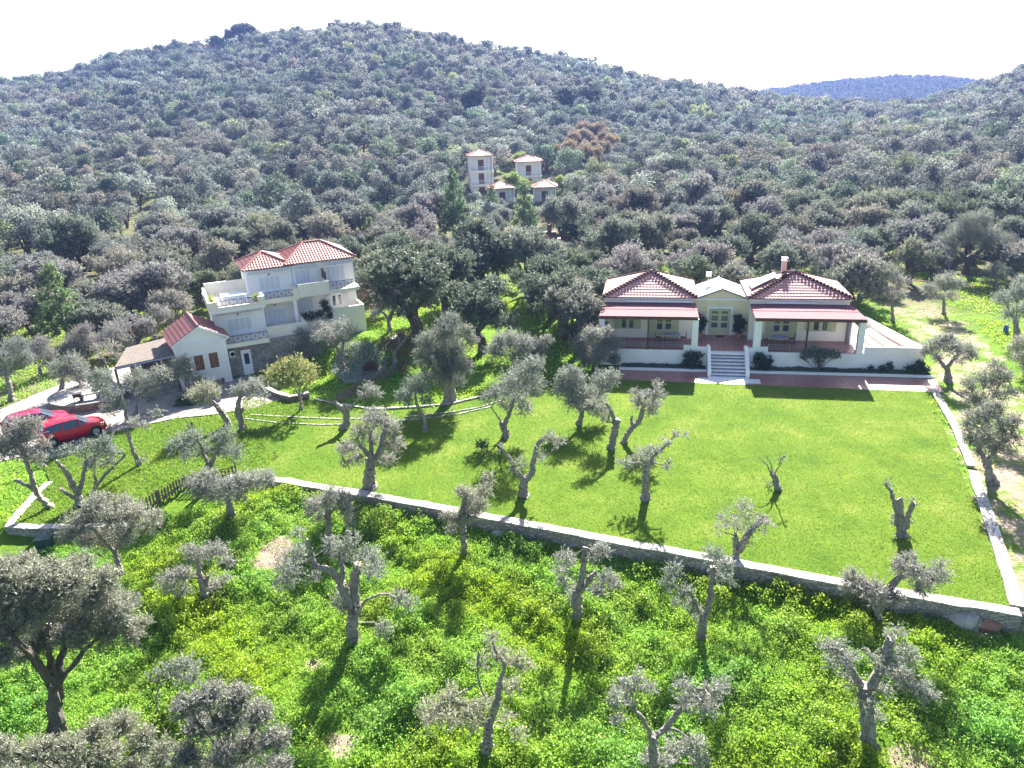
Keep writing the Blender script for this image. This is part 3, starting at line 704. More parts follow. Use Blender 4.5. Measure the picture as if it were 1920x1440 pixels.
o = m_.obj('gable_trim', H); o.rotation_euler.z = GA
m_ = MB()
tiled_plane(m_, (-4.0, 4.6, 3.66), (-4.0, -.2, 3.66), (-1.82, 4.6, 4.88), (-1.82, -.2, 4.88), M['tile2'], pitch=.24, course=.36)
tiled_plane(m_, (.32, -.2, 3.66), (.32, 4.6, 3.66), (-1.82, -.2, 4.88), (-1.82, 4.6, 4.88), M['tile2'], pitch=.24, course=.36)
ridge_tiles(m_, (-1.82, -.22, 4.9), (-1.82, 4.6, 4.9), M['tile2'], .1)
o = m_.obj('gable_roof', H); o.rotation_euler.z = GA
for a, b_ in ((-2.53, -1.86), (-1.45, -.78)):
    m_ = MB(); t = .10
    m_.box(a-t, a, -.05, .02, 1.40, 2.62, M['trim']); m_.box(b_, b_+t, -.05, .02, 1.40, 2.62, M['trim']); m_.box(a-t, b_+t, -.055, .02, 2.62, 2.72, M['trim']); m_.box(a-t-.03, b_+t+.03, -.09, .02, 1.30, 1.40, M['trim'])
    o = m_.obj('window', H); o.rotation_euler.z = GA
    s_ = MB(); s_.box(a, (a+b_)/2-.01, -.035, 0, 1.40, 2.62, M['woodmid']); s_.box((a+b_)/2+.01, b_, -.035, 0, 1.40, 2.62, M['woodmid'])
    for k in range(14): s_.box(a+.05, b_-.05, -.05, -.035, 1.46+k*.08, 1.50+k*.08, M['woodmid'])
    s_.obj('shutter', o)
# ground floor
wallbox(.1, 6.5, 1.0, 9, 0, 2.6, 'stone', 'wall', False); 
m_ = MB(); m_.box(-.1, 3.3, .35, 3.0, 2.58, 2.92, M['cream']); m_.obj('balcony_slab', H)
m_ = MB(); m_.box(3.3, 6.55, 1.45, 1.65, 0, 3.5, M['cream']); m_.box(6.35, 6.55, 1.65, 4.5, 0, 3.5, M['cream']); m_.box(3.3, 6.35, 1.65, 4.5, 2.7, 2.9, M['pale']); m_.obj('terrace_parapet', H)
m_ = MB(); m_.box(1.0, 1.75, .94, 1.0, 0, 2.1, M['trim']); o = m_.obj('entrance_door', H)
m_ = MB(); m_.box(1.2, 1.58, .925, .94, .9, 1.8, M['glass'])
for k in range(4): m_.box(1.24+k*.1, 1.26+k*.1, .905, .92, .9, 1.8, M['iron'])
for k in range(4): m_.box(1.2, 1.58, .90, .905, 1.0+k*.22, 1.02+k*.22, M['iron'])
m_.obj('grille', o)
m_ = MB(); m_.box(.12, .55, .62, .92, 1.75, 2.25, M['plastic']); m_.bar((.36, .615, 2.0), (.36, .60, 2.0), .17, M['dark'], seg=14); m_.obj('air_conditioner', H)
balcony_rail(-.05, 3.25, .42, 2.92, .62)
balcony_rail(.45, 2.9, -.05, 2.92, .62, axis='y')
# middle storey left
wallbox(-.45, 3.45, 2.5, 9, 2.6, 5.2, 'pale'); shutter_door(.5, 2.35, 2.95, 4.4, 2.5); lamp(1.4, 2.5, 4.75)
awn(-.4, 3.3, 2.45, 5.1)
m_ = MB(); m_.box(-.75, 3.55, 1.45, 9.0, 5.2, 5.45, M['pale']); m_.obj('terrace_slab', H)
m_ = MB(); m_.box(-.75, 3.55, 1.45, 1.65, 5.45, 5.68, M['cream']); m_.box(-.75, -.05, 1.45, 1.65, 5.68, 6.15, M['cream']); m_.box(3.0, 3.55, 1.45, 1.65, 5.68, 6.15, M['cream'])
m_.box(-.75, -.55, 1.65, 7.6, 5.45, 6.15, M['cream']); m_.box(-.55, 2.75, 7.4, 7.6, 5.45, 6.5, M['cream']); m_.box(3.35, 3.55, 1.65, 3.4, 5.45, 6.15, M['cream']); m_.obj('terrace_parapet', H)
balcony_rail(-.05, 3.0, 1.55, 5.68, .48)
# middle storey right
wallbox(3.45, 6.4, 4.5, 9, 2.6, 5.2, 'cream'); shutter_door(3.9, 5.35, 2.92, 4.25, 4.5); lamp(4.6, 4.5, 4.6)
m_ = MB(); m_.box(6.02, 6.3, 3.4, 3.68, 2.9, 5.0, M['trim']); m_.obj('column', H)
m_ = MB(); m_.box(3.55, 6.5, 3.25, 5.0, 5.0, 5.38, M['cream']); m_.box(6.1, 6.5, 3.25, 4.9, 5.38, 5.98, M['cream']); m_.obj('balcony_slab', H)
balcony_rail(3.6, 6.1, 3.33, 5.38, .58)
# upper storey A
wallbox(2.75, 6.45, 5.0, 9.2, 5.2, 7.6, 'pale'); shutter_door(3.7, 5.4, 5.45, 6.95, 5.0); lamp(4.55, 5.0, 7.15)
awn(2.85, 6.3, 4.98, 7.55)
m_ = MB(); m_.box(2.68, 6.5, 4.93, 9.25, 7.55, 7.68, M['trim']); m_.obj('cornice', H)
hiproof(H, 'roof', 2.48, 6.7, 4.68, 9.5, 7.68, ((4.5, 7.0, 8.66), (4.5, 7.2, 8.66)), M['tile2'], False, pitch=.24, course=.36)
# block C
wallbox(6.5, 11.8, 5.0, 10.2, 0.5, 7.62, 'pale')
m_ = MB(); m_.box(6.5, 11.88, 4.93, 10.28, 7.6, 7.74, M['trim']); m_.obj('cornice', H)
hiproof(H, 'roof', 5.9, 12.1, 4.68, 10.5, 7.76, ((8.2, 7.6, 8.98), (9.7, 7.6, 8.98)), M['tile2'], False, pitch=.24, course=.36)
shutter_door(6.7, 7.95, 5.6, 7.15, 5.0); shutter_door(9.4, 10.95, 5.6, 7.15, 5.0); lamp(7.3, 5.0, 7.35); lamp(10.2, 5.0, 7.35)
shutter_door(6.7, 7.9, 3.3, 4.7, 5.0); awn(6.6, 8.6, 4.98, 7.58); awn(9.1, 11.7, 4.98, 7.58)
m_ = MB(); m_.box(6.5, 11.8, 3.0, 5.0, 5.22, 5.5, M['cream']); m_.box(6.5, 9.1, 3.0, 3.18, 5.5, 6.35, M['cream']); m_.box(8.92, 9.1, 3.18, 5.0, 5.5, 6.35, M['cream']); m_.obj('balcony_slab', H)
balcony_rail(9.1, 11.75, 3.06, 5.5, .7)
m_ = MB(); m_.box(8.95, 9.05, 3.5, 4.95, 6.35, 7.1, M['wood']); m_.obj('privacy_screen', H)
o = french(H, 9.55, 10.5, 3.1, 4.65, 5.0, 'french_door', M['trim'], [(.35, .92)], M['glass'], M['shutterw'])
m_ = MB(); m_.box(6.55, 11.9, 2.9, 5.0, 0, 3.05, M['cream']); m_.box(9.1, 11.9, 2.9, 3.08, 3.05, 3.9, M['cream']); m_.box(11.7, 11.9, 3.08, 5.0, 3.05, 3.9, M['cream']); m_.obj('terrace_parapet', H)
# carport
def P3(x, y, z): return np.array([x, y, z])
CP = empty('carport', (-27.6, 54.5, 0), 0, 'lean-to shelter with weathered brown roof left of the gabled room', 'shelter')
off = P3(-27.6, 54.5, 0)
fl, fr, br, bl_ = P3(-29.9, 52.3, 2.35)-off, P3(-25.35, 54.0, 2.75)-off, P3(-26.6, 58.3, 3.15)-off, P3(-30.9, 56.4, 2.6)-off
m_ = MB(); 
for k in range(22):
    a = fl+(fr-fl)*k/22; b_ = fl+(fr-fl)*(k+.93)/22; c_ = bl_+(br-bl_)*(k+.93)/22; d_ = bl_+(br-bl_)*k/22; hh = np.array([0, 0, .05+.03*random.random()])
    m_.add([a, b_, c_, d_, a+hh, b_+hh, c_+hh, d_+hh], [(0,3,2,1),(4,5,6,7),(0,1,5,4),(1,2,6,5),(2,3,7,6),(3,0,4,7)], M['oldwood'])
m_.obj('roof', CP)
m_ = MB(); m_.bar(fl-P3(0, 0, .08), fr-P3(0, 0, .08), .09, M['greymetal']); m_.bar(bl_-P3(0, 0, .1), br-P3(0, 0, .1), .08, M['oldwood'])
for k in (.25, .5, .75): m_.bar(fl+(fr-fl)*k-P3(0, 0, .1), bl_+(br-bl_)*k-P3(0, 0, .1), .06, M['oldwood'])
m_.obj('roof_beam', CP)
for q in (bl_, fl*.99+bl_*.01, (bl_+br)/2):
    m_ = MB(); m_.bar((q[0], q[1], -.1), (q[0], q[1], q[2]-.1), .09, M['oldwood']); m_.obj('post', CP)
q = fl*.72+fr*.28; m_ = MB(); m_.box(q[0]-.3, q[0]+.3, q[1]+.1, q[1]+.7, -.1, q[2]-.1, M['stone']); m_.obj('stone_pillar', CP)
m_ = MB(); a, b_ = bl_*.97+fl*.03, br*.97+fr*.03; m_.add([P3(a[0], a[1], -.1), P3(b_[0], b_[1], -.1), P3(b_[0], b_[1], 2.7), P3(a[0], a[1], 2.3)]+[P3(a[0]-.1, a[1]+.2, -.1), P3(b_[0]-.1, b_[1]+.2, -.1), P3(b_[0]-.1, b_[1]+.2, 2.7), P3(a[0]-.1, a[1]+.2, 2.3)], [(0,1,2,3),(7,6,5,4),(0,4,5,1),(1,5,6,2),(2,6,7,3),(3,7,4,0)], M['oldwood']); m_.obj('back_wall', CP)
# steps below the carport
p0 = np.array(at(295, 742, 0)); S_ = empty('garden_steps', p0, math.radians(24), 'low stone steps in the shade below the lean-to shelter', 'steps')
for k in range(4): m_ = MB(); m_.box(-1.6, 1.6, .38*k, 1.9, .12*k, .12*(k+1), M['stone']); m_.obj('step', S_)
# patio circle
pc = at(168, 752, 0); PT = empty('round_patio', (pc[0], pc[1], 0), 0, 'round raised patio with stone retaining edge behind the cars', 'patio')
m_ = MB(); m_.prism([(2.7*math.cos(a), 2.3*math.sin(a)) for a in np.linspace(0, 6.28, 36, endpoint=False)], -.1, .55, M['redstone']); m_.obj('stone_edge', PT)
m_ = MB(); m_.prism([(2.76*math.cos(a), 2.36*math.sin(a)) for a in np.linspace(0, 6.28, 36, endpoint=False)], .55, .63, M['coping']); m_.obj('flagstones', PT)
def patio_thing(name, px, py, z, lab, cat, fn):
    q = at(px, py, z); e = empty(name, (q[0], q[1], z), math.radians(20), lab, cat); fn(e)
def brazier(e):
    m_ = MB(); m_.box(-.28, .28, -.22, .22, .35, .62, M['rubber']); m_.obj('fire_box', e)
    for a in (-.24, .24):
        for b_ in (-.18, .18): m_ = MB(); m_.bar((a, b_, .35), (a*1.1, b_*1.1, 0), .025, M['rubber']); m_.obj('leg', e)
patio_thing('barbecue', 148, 752, .63, 'small black barbecue standing on the round patio', 'barbecue', brazier)
def stonebench(e):
    m_ = MB(); m_.box(-.75, .75, -.22, .22, .38, .48, M['coping']); m_.obj('seat', e)
    for a in (-.55, .55): m_ = MB(); m_.box(a-.12, a+.12, -.18, .18, 0, .38, M['stone']); m_.obj('leg', e)
patio_thing('stone_bench', 170, 748, .63, 'pale stone bench on the round patio', 'bench', stonebench)
def bbq(e):
    m_ = MB(); m_.box(-.9, .9, -.35, .35, 0, .75, M['stone']); m_.obj('base', e)
    m_ = MB(); m_.box(-.95, .95, -.4, .4, .75, .83, M['dark']); m_.obj('slab', e)
patio_thing('stone_counter', 190, 717, 0, 'stone counter with dark slab behind the round patio', 'counter', bbq)
def pile(e):
    for k in range(7):
        m_ = MB(); x, y = random.uniform(-.5, .5), random.uniform(-.3, .3); r_ = random.uniform(.14, .24)
        m_.prism([(x+r_*random.uniform(.7, 1.1)*math.cos(a), y+r_*random.uniform(.7, 1.1)*math.sin(a)) for a in np.linspace(0, 6.28, 7, endpoint=False)], 0 if k < 4 else .2, .25 if k < 4 else .5, M['stone']); m_.obj('stone', e)
patio_thing('stone_pile', 166, 705, 0, 'heap of grey stones behind the round patio', 'stones', pile)
wall_along('planter_wall', wpts([(375,735),(400,724),(432,712)]), .35, -.1, .45, M['redstone'], M['coping'], 'low stone planter wall in front of the gabled room', 'stone wall')
wall_along('planter_wall', wpts([(500,735),(520,744),(545,752),(580,745)]), .35, -.1, .42, M['redstone'], M['coping'], 'short curved reddish stone wall at the end of the driveway', 'stone wall')
wall_along('terrace_garden_wall', [tuple(hl(12.6, 3.0)[:2]), tuple(hl(14.5, .6)[:2]), tuple(hl(16.5, -.2)[:2]), tuple(hl(19, .5)[:2])], .4, .0, 1.25, M['redstone'], M['coping'], 'reddish dry stone wall stepping away right of the villa', 'stone wall')

# fences
def picket(pts, label, h=.85, zb=None):
    a = np.array(pts[0]); e = empty('picket_fence', (a[0], a[1], float(height(*a))), 0, label, 'fence'); base = np.array([a[0], a[1], float(height(*a))])
    m_ = MB(); rl = MB(); pt = MB()
    for (p, q) in zip(pts[:-1], pts[1:]):
        p, q = np.array(p), np.array(q); L = np.linalg.norm(q-p); d = (q-p)/L; nn = np.array([-d[1], d[0]]); n_ = int(L/.2)
        P0 = np.array([p[0], p[1], float(height(*p))])-base; P1 = np.array([q[0], q[1], float(height(*q))])-base
        for zz in (.25, .65): rl.bar(P0+np.array([0, 0, zz]), P1+np.array([0, 0, zz]), .03, M['oldwood'], seg=4)
        for i in range(n_+1):
            c_ = p+d*L*i/n_; z0 = float(height(*c_))-base[2]; hh = h*random.uniform(.92, 1.05); o_ = np.append(c_-base[:2], 0)
            x1, x2 = o_+np.append(d*.05, 0)+np.append(nn*.03, 0), o_-np.append(d*.05, 0)+np.append(nn*.03, 0); t = np.append(nn*.025, 0)
            pent = [x1+[0, 0, z0], x1+[0, 0, z0+hh-.08], o_+np.append(nn*.03, 0)+[0, 0, z0+hh], x2+[0, 0, z0+hh-.08], x2+[0, 0, z0]]
            m_.add(pent+[v-t for v in pent], [(0,1,2,3,4),(9,8,7,6,5)]+[(k, 5+k, 5+(k+1) % 5, (k+1) % 5) for k in range(5)], M['oldwood'])
        for i in range(int(L/2)+1): c_ = p+d*min(L, 2*i); z0 = float(height(*c_))-base[2]; pt.bar(np.append(c_-base[:2], z0-.1), np.append(c_-base[:2], z0+h+.05), .05, M['oldwood'])
    m_.obj('pickets', e); rl.obj('rail', e); pt.obj('post', e)
picket([tuple(G(445, 893)[:2]), tuple(G(350, 915)[:2]), tuple(G(262, 970)[:2])], 'weathered brown picket fence in the lower left beside the long wall')
picket([tuple(G(632, 756)[:2]), tuple(G(690, 727)[:2]), tuple(G(738, 703)[:2])], 'dark brown picket fence in the garden right of the villa')

# ------------------------------------------------------------------ small cottages on the slope
def cottage(px, eave_py, D, wd, floors, rot, label, rows=None, dp=4.6):
    d = ray(px, eave_py); t = D/math.hypot(d[0], d[1]); E_ = CAM+d*t
    z0 = E_[2]-floors*2.9-.3; g = float(height(E_[0], E_[1])); az = math.atan2(d[0], d[1])
    c = empty('hillside_cottage', (E_[0], E_[1], z0), -az+rot, label, 'house', 'pale cottages with red roofs on the wooded slope')
    hw = wd/2; zt = floors*2.9+.3
    m_ = MB(); m_.box(-hw, hw, 1.25, dp, min(-.2, g-z0-1), zt, M['pale']); m_.box(-hw, -hw+.22, 0, 1.25, min(-.2, g-z0-1), zt, M['pale']); m_.box(hw-.22, hw, 0, 1.25, min(-.2, g-z0-1), zt, M['pale'])
    if g-z0-1 < -.2: m_.box(-hw+.22, hw-.22, .02, 1.25, g-z0-1, 0, M['pale'])
    m_.obj('wall', c)
    for f_ in range(floors):
        zz = .0+f_*2.9
        m_ = MB(); m_.box(-hw-.08, hw+.08, -.2, 1.25, zz-.14, zz+.1, M['trim']); m_.obj('balcony_slab', c)
        m_ = MB(); m_.bar((-hw, -.1, zz+.95), (hw, -.1, zz+.95), .035, M['trim'], seg=4)
        for k in range(int(wd/.22)): m_.bar((-hw+k*.22, -.1, zz+.1), (-hw+k*.22, -.1, zz+.95), .022, M['trim'], seg=4)
        m_.obj('railing', c)
        m_ = MB(); m_.box(-.62, .62, 1.19, 1.25, zz+.1, zz+2.3, M['wood']); m_.box(-.74, -.62, 1.17, 1.25, zz+.1, zz+2.4, M['trim']); m_.box(.62, .74, 1.17, 1.25, zz+.1, zz+2.4, M['trim']); m_.obj('door', c)
        m_ = MB(); m_.bar((hw*.62, -.05, zz+.1), (hw*.62, -.05, zz+2.75), .09, M['trim']); m_.obj('post', c)
    hiproof(c, 'roof', -hw-.35, hw+.35, -.45, dp+.35, zt, ((-.15, dp/2, zt+1.15), (.15, dp/2, zt+1.15)), M['tile3'], False, pitch=.42, course=.8, seg=4, amp=.07)
    return c
cottage(902, 292, 165, 5.0, 3, .12, 'tall narrow three storey cottage with stacked balconies, leftmost on the slope')
cottage(991, 303, 170, 5.6, 2, .05, 'two storey cottage behind the bright green tree, right of the tall one')
cottage(944, 353, 152, 4.7, 2, .25, 'pale cottage half hidden by pines, lower left of the lower pair')
cottage(1021, 351, 152, 4.6, 2, 0, 'pale cottage with wide dark door, lower right of the lower pair')
def far_house():
    q = G(392, 97); az = math.atan2(q[0], q[1]); z = q[2]-.4
    c = empty('ridge_house', (q[0], q[1], z), -az, 'tiny house showing only its red roof on the ridge beside the tall trees', 'house')
    m_ = MB(); m_.box(-4.2, 4.2, 0, 5, -4, 2.3, M['pale']); m_.obj('wall', c)
    hiproof(c, 'roof', -4.8, 4.8, -.5, 5.5, 2.3, ((-2, 2.5, 3.8), (2, 2.5, 3.8)), M['tile2'], False, pitch=.8, course=1.2, seg=3)
far_house()
# brick chimney stack, retaining wall and roof patch below the cottages
q = G(1031, 468); c = empty('brick_stack', (q[0], q[1], q[2]), 0, 'red brick oven stack between the trees below the cottages', 'chimney')
m_ = MB(); m_.box(-.9, .9, -.6, .6, -.5, 2.6, M['brickred']); m_.obj('base', c); m_ = MB(); m_.box(-.3, .3, -.3, .3, 2.6, 3.5, M['brickred']); m_.box(-.42, .42, -.42, .42, 3.5, 3.62, M['brickred']); m_.obj('flue', c)
q = G(252, 622); c = empty('brick_oven', (q[0], q[1], q[2]), .3, 'red brick garden oven with two stacks among olives left of the villa', 'oven')
m_ = MB(); m_.box(-.9, .9, -.5, .5, -.5, .7, M['brickred']); m_.obj('base', c)
for x in (-.65, .65): m_ = MB(); m_.box(x-.17, x+.17, -.17, .17, .7, 1.7, M['brickred']); m_.obj('flue', c)
def px_slab(name, pxs, D, z, h, mat, label, cat):
    pts = []
    for px in pxs:
        d = ray(px, 400); az = math.atan2(d[0], d[1]); pts.append((D*math.sin(az), D*math.cos(az)))
    wall_along(name, pts, .6, z-2.5, z+h, mat, M['white'], label, cat)
px_slab('white_wall', (1045, 1085), 108, .6, .5, M['white'], 'white retaining wall glimpsed beside the brick stack', 'wall')
q = G(995, 480); c = empty('shed', (q[0], q[1], q[2]), -.1, 'low shed with a red tiled roof among the trees below the cottages', 'shed')
m_ = MB(); m_.box(-2.4, 2.4, -1.5, 1.5, -.5, 2.1, M['pale']); m_.obj('wall', c)
hiproof(c, 'roof', -2.8, 2.8, -1.9, 1.9, 2.1, ((-1.2, 0, 3.0), (1.2, 0, 3.0)), M['tile3'], False, pitch=.4, course=.6, seg=4)

# ------------------------------------------------------------------ cars
def car(x, y, heading, paintm, label):
    e = empty('parked_car', (x, y, .012), heading, label, 'car')
    # stations along x (0 rear .. 4.05 front): x, half width, z_bottom, z_belt, half roof width, z_top
    S = [(0.0,.62,.42,.70,.55,.74),(.06,.76,.30,.86,.62,.92),(.22,.83,.24,.93,.62,1.12),(.50,.86,.22,.95,.62,1.38),(.85,.87,.22,.95,.63,1.45),(1.45,.88,.22,.94,.64,1.49),(2.05,.88,.22,.93,.63,1.47),
         (2.45,.88,.22,.92,.60,1.38),(2.80,.87,.22,.92,.64,1.16),(3.10,.86,.22,.90,.66,.96),(3.50,.82,.22,.84,.60,.89),(3.85,.74,.26,.72,.52,.78),(4.02,.60,.34,.56,.42,.62)]
    V_, R = [], 12
    for (sx, hw, zb, zl, rw, zt) in S:
        sh = [(-hw*.93, zb), (-hw, (zb+zl)/2-.05), (-hw, zl-.06), (-hw*.965, zl), (-rw, zt-.035), (-rw*.72, zt), (rw*.72, zt), (rw, zt-.035), (hw*.965, zl), (hw, zl-.06), (hw, (zb+zl)/2-.05), (hw*.93, zb)]
        V_ += [(sx-2.0, yy_, zz_) for yy_, zz_ in sh]
    body, side, wind = [], [], []
    for i in range(len(S)-1):
        for j in range(R-1):
            f = (i*R+j, i*R+j+1, (i+1)*R+j+1, (i+1)*R+j)
            if j in (3, 7) and 3 <= i <= 7: side.append(f)
            elif j in (4, 5, 6) and i in (7, 8): wind.append(f)
            elif j in (4, 5, 6) and i == 2: wind.append(f)
            else: body.append(f)
        body.append((i*R+R-1, i*R, (i+1)*R, (i+1)*R+R-1))
    body += [tuple(range(R)), tuple(range((len(S)-1)*R, len(S)*R))[::-1]]
    def part(name, fs, mat, smooth=True):
        use = sorted({a for f in fs for a in f}); mp = {a: i for i, a in enumerate(use)}
        m_ = MB(); m_.add([V_[a] for a in use], [[mp[a] for a in f] for f in fs], mat)
        o = m_.obj(name, e, smooth)
        return o
    b_ = part('body', body, paintm); part('side_window', side, M['glass'], False); part('windscreen', wind, M['glass'])
    m_ = MB()
    for sy in (-1, 1):
        for xx_ in (-.55, .42): m_.add([(xx_-.04, sy*.85, .95), (xx_+.04, sy*.85, .95), (xx_+.03, sy*.655, 1.44), (xx_-.03, sy*.655, 1.44)], [(0, 1, 2, 3)], paintm)
    m_.obj('door_pillar', e)
    for sy in (-1, 1):
        m_ = MB(); m_.bar((.62, sy*.86, .98), (.60, sy*1.0, 1.02), .075, paintm, .06); m_.obj('mirror', e)
        m_ = MB(); m_.box(1.62, 1.80, sy*.72-.11, sy*.72+.11, .60, .72, M['alloy']); m_.obj('headlight', e)
        m_ = MB(); m_.box(-2.0, -1.90, sy*.64-.09, sy*.64+.09, .72, .98, M['redlamp']); m_.obj('tail_light', e)
        for xx_ in (-1.30, 1.27):
            tm = MB(); tm.bar((xx_, sy*.72, .31), (xx_, sy*.90, .31), .31, M['rubber'], seg=22); wlo = tm.obj('wheel', e)
            rm = MB(); rm.bar((xx_, sy*.90, .31), (xx_, sy*.915, .31), .20, M['alloy'], seg=18)
            for k in range(7): rm.bar((xx_, sy*.918, .31), (xx_+.19*math.cos(k*.9), sy*.918, .31+.19*math.sin(k*.9)), .02, M['greymetal'], seg=4)
            rm.obj('rim', wlo)
            am = MB(); am.bar((xx_, sy*.70, .33), (xx_, sy*.885, .33), .37, M['dark'], seg=22); am.obj('wheel_arch', e)
    m_ = MB(); m_.box(1.86, 2.03, -.25, .25, .38, .48, M['plastic']); m_.obj('number_plate', e)
    m_ = MB(); m_.box(-2.02, -1.9, -.25, .25, .58, .68, M['plastic']); m_.obj('number_plate', e)
    m_ = MB(); m_.box(1.80, 2.0, -.42, .42, .50, .55, M['dark']); m_.box(1.82, 2.0, -.45, .45, .28, .36, M['dark']); m_.obj('grille', e)
    return e
a_, b2 = at(178, 800, .45), at(73, 826, .45)
hd = math.atan2(a_[1]-b2[1]+.25, a_[0]-b2[0]); cc = (a_+b2)/2
car(cc[0]+.1, cc[1]+.35, hd, M['redpaint'], 'bright red hatchback parked on the driveway, nearer of the two cars')
car(cc[0]-3.1, cc[1]+1.75, hd-.05, M['maroonpaint'], 'burgundy car parked behind the bright red hatchback')

# green bin, barrels, rock
q = G(85, 1022); c = empty('garden_bin', q, .2, 'dark green plastic box with a lid in the weeds below the low wall', 'bin')
m_ = MB(); m_.box(-.36, .36, -.26, .26, -.2, .42, M['greenplastic']); m_.obj('body', c); m_ = MB(); m_.box(-.4, .4, -.3, .3, .42, .48, M['greenplastic']); m_.obj('lid', c)
def barrel(px, py, lab):
    q = G(px, py); c = empty('blue_barrel', q, 0, lab, 'barrel'); e_s = .62; m_ = MB(); m_.bar((0, 0, -.1), (0, 0, .25), .18, M['blueplastic'], .2, 14); m_.bar((0, 0, .25), (0, 0, .55), .2, M['blueplastic'], .17, 14); m_.obj('drum', c)
    m_ = MB(); m_.bar((0, 0, .55), (0, 0, .6), .14, M['rubber'], seg=14); m_.obj('lid', c)
barrel(1610, 562, 'blue barrel behind the right corner of the bungalow'); barrel(1885, 622, 'blue barrel among the olives near the right edge')
def rock(px, py, r_, mat, lab):
    q = G(px, py); m_ = MB(); rr = random.Random(px); V_ = []; n1, n2 = 6, 9
    for i in range(1, n1):
        for j in range(n2):
            th, ph = math.pi*i/n1, 2*math.pi*j/n2; k = r_*rr.uniform(.8, 1.15); V_.append((k*1.3*math.sin(th)*math.cos(ph), k*math.sin(th)*math.sin(ph), k*.75*math.cos(th)))
    V_ += [(0, 0, r_*.75), (0, 0, -r_*.7)]; top, bot = len(V_)-2, len(V_)-1
    F_ = [(i*n2+j, (i+1)*n2+j, (i+1)*n2+(j+1) % n2, i*n2+(j+1) % n2) for i in range(n1-2) for j in range(n2)] + [(top, j, (j+1) % n2) for j in range(n2)] + [(bot, (n1-2)*n2+(j+1) % n2, (n1-2)*n2+j) for j in range(n2)]
    m_.add(V_, F_, mat); o = m_.obj('rock'); o.location = (q[0], q[1], q[2]+r_*.25); tag(o, lab, 'rock')
rock(1813, 1168, .55, M['rock'], 'large grey rock at the foot of the wall near its bottom right corner')
rock(1852, 1174, .4, M['chip'], 'smaller reddish rock beside the large grey rock at the wall')
rock(935, 1003, .26, M['rock'], 'pale grey rock in the weeds at the foot of the long wall')
for i, (px, py, lab) in enumerate(((975, 672, ''), )): pass
q = at(752, 672, 0)
c = empty('garden_fountain', (q[0], q[1], float(height(q[0], q[1]))), 0, 'small pale round stone basin with an orange finial in the garden behind the picket fence', 'basin')
m_ = MB(); m_.bar((0, 0, 0), (0, 0, .5), .55, M['coping'], .75, 16); m_.obj('bowl', c); m_ = MB(); m_.bar((0, 0, .5), (0, 0, .95), .12, M['terrapot'], .05, 8); m_.obj('finial', c)
def pole(px, py, hh, lab):
    q = G(px, py); m_ = MB(); m_.bar((0, 0, -.2), (0, 0, hh), .04, M['oldwood']); o = m_.obj('fence_post'); o.location = q; tag(o, lab, 'post')
pole(1853, 552, 1.7, 'thin post standing beside the dirt track at right')
# ------------------------------------------------------------------ foliage and tree generators
def unit(a): return a/np.maximum(np.linalg.norm(a, axis=-1, keepdims=True), 1e-9)
def leafquads(P, d, L, Wd, rg, nrm=None):
    """diamond leaves: base P, direction d, optional outward facing"""
    n_ = len(P); s = unit(np.cross(d, rg.normal(size=(n_, 3)) if nrm is None else nrm+rg.normal(0, .34, (n_, 3)))); L = np.broadcast_to(L, (n_,))[:, None]; Wd = np.broadcast_to(Wd, (n_,))[:, None]
    bend = rg.normal(0, .12, (n_, 3))*L
    V = np.stack([P, P+d*L*.5+s*Wd*.5+bend*.3, P+d*L+bend, P+d*L*.5-s*Wd*.5+bend*.3], 1).reshape(-1, 3)
    return V, np.arange(n_*4).reshape(-1, 4)
def crown(C, Rr, rg, dens=150, L=.13, Wd=.042, k=11, up=.3, slen=(.3, .55), flat=.85, start=.78):
    Vs = []; starts = []
    for c, r_ in zip(C, Rr):
        n_ = max(6, int(dens*r_*r_))
        u = unit(rg.normal(size=(n_, 3)))*(rg.random((n_, 1))**.45); u[:, 2] *= flat
        st = c+u*r_*start
        d = unit(u*.8+np.array([0, 0, up])+rg.normal(0, .38, (n_, 3)))
        sl_ = rg.uniform(slen[0], slen[1], (n_, 1))*min(1.3, max(.45, r_))
        t = rg.uniform(.05, 1, (n_, k, 1)); P = st[:, None]+d[:, None]*sl_[:, None]*t
        ld = unit(d[:, None]*.7+rg.normal(0, .6, (n_, k, 3)))
        Pf = P.reshape(-1, 3); V, _ = leafquads(Pf, ld.reshape(-1, 3), rg.uniform(.7, 1.25, n_*k)*L, Wd, rg, unit(Pf-c)+[0, 0, .25]); Vs.append(V)
        starts.append((c, st[:max(4, n_//9)], d[:max(4, n_//9)], sl_[:max(4, n_//9)]))
    V = np.concatenate(Vs); return V, np.arange(len(V)).reshape(-1, 4), starts
def tube(P, r, rg, seg=9, knob=.12, cap=True):
    P = np.asarray(P, float); n_ = len(P); T = unit(np.gradient(P, axis=0)); ref = np.array([.3, .9, .2]); X = unit(np.cross(T, ref)); Y = np.cross(T, X)
    an = np.linspace(0, 2*np.pi, seg, endpoint=False); ph = rg.uniform(0, 6, 3)
    tw = np.linspace(0, 1.6, n_)[:, None]
    rad = np.asarray(r, float)[:, None]*(1+knob*np.sin(3*(an[None]+tw)+ph[0])+knob*.7*np.sin(5*(an[None]-tw*.7)+ph[1])+rg.normal(0, knob*.4, (n_, seg)))
    V = P[:, None]+X[:, None]*(rad*np.cos(an))[..., None]+Y[:, None]*(rad*np.sin(an))[..., None]; V = V.reshape(-1, 3)
    F = []
    for i in range(n_-1):
        for j in range(seg): F.append((i*seg+j, i*seg+(j+1) % seg, (i+1)*seg+(j+1) % seg, (i+1)*seg+j))
    return V, np.array(F), (np.arange((n_-1)*seg, n_*seg)[None, :] if cap else None)
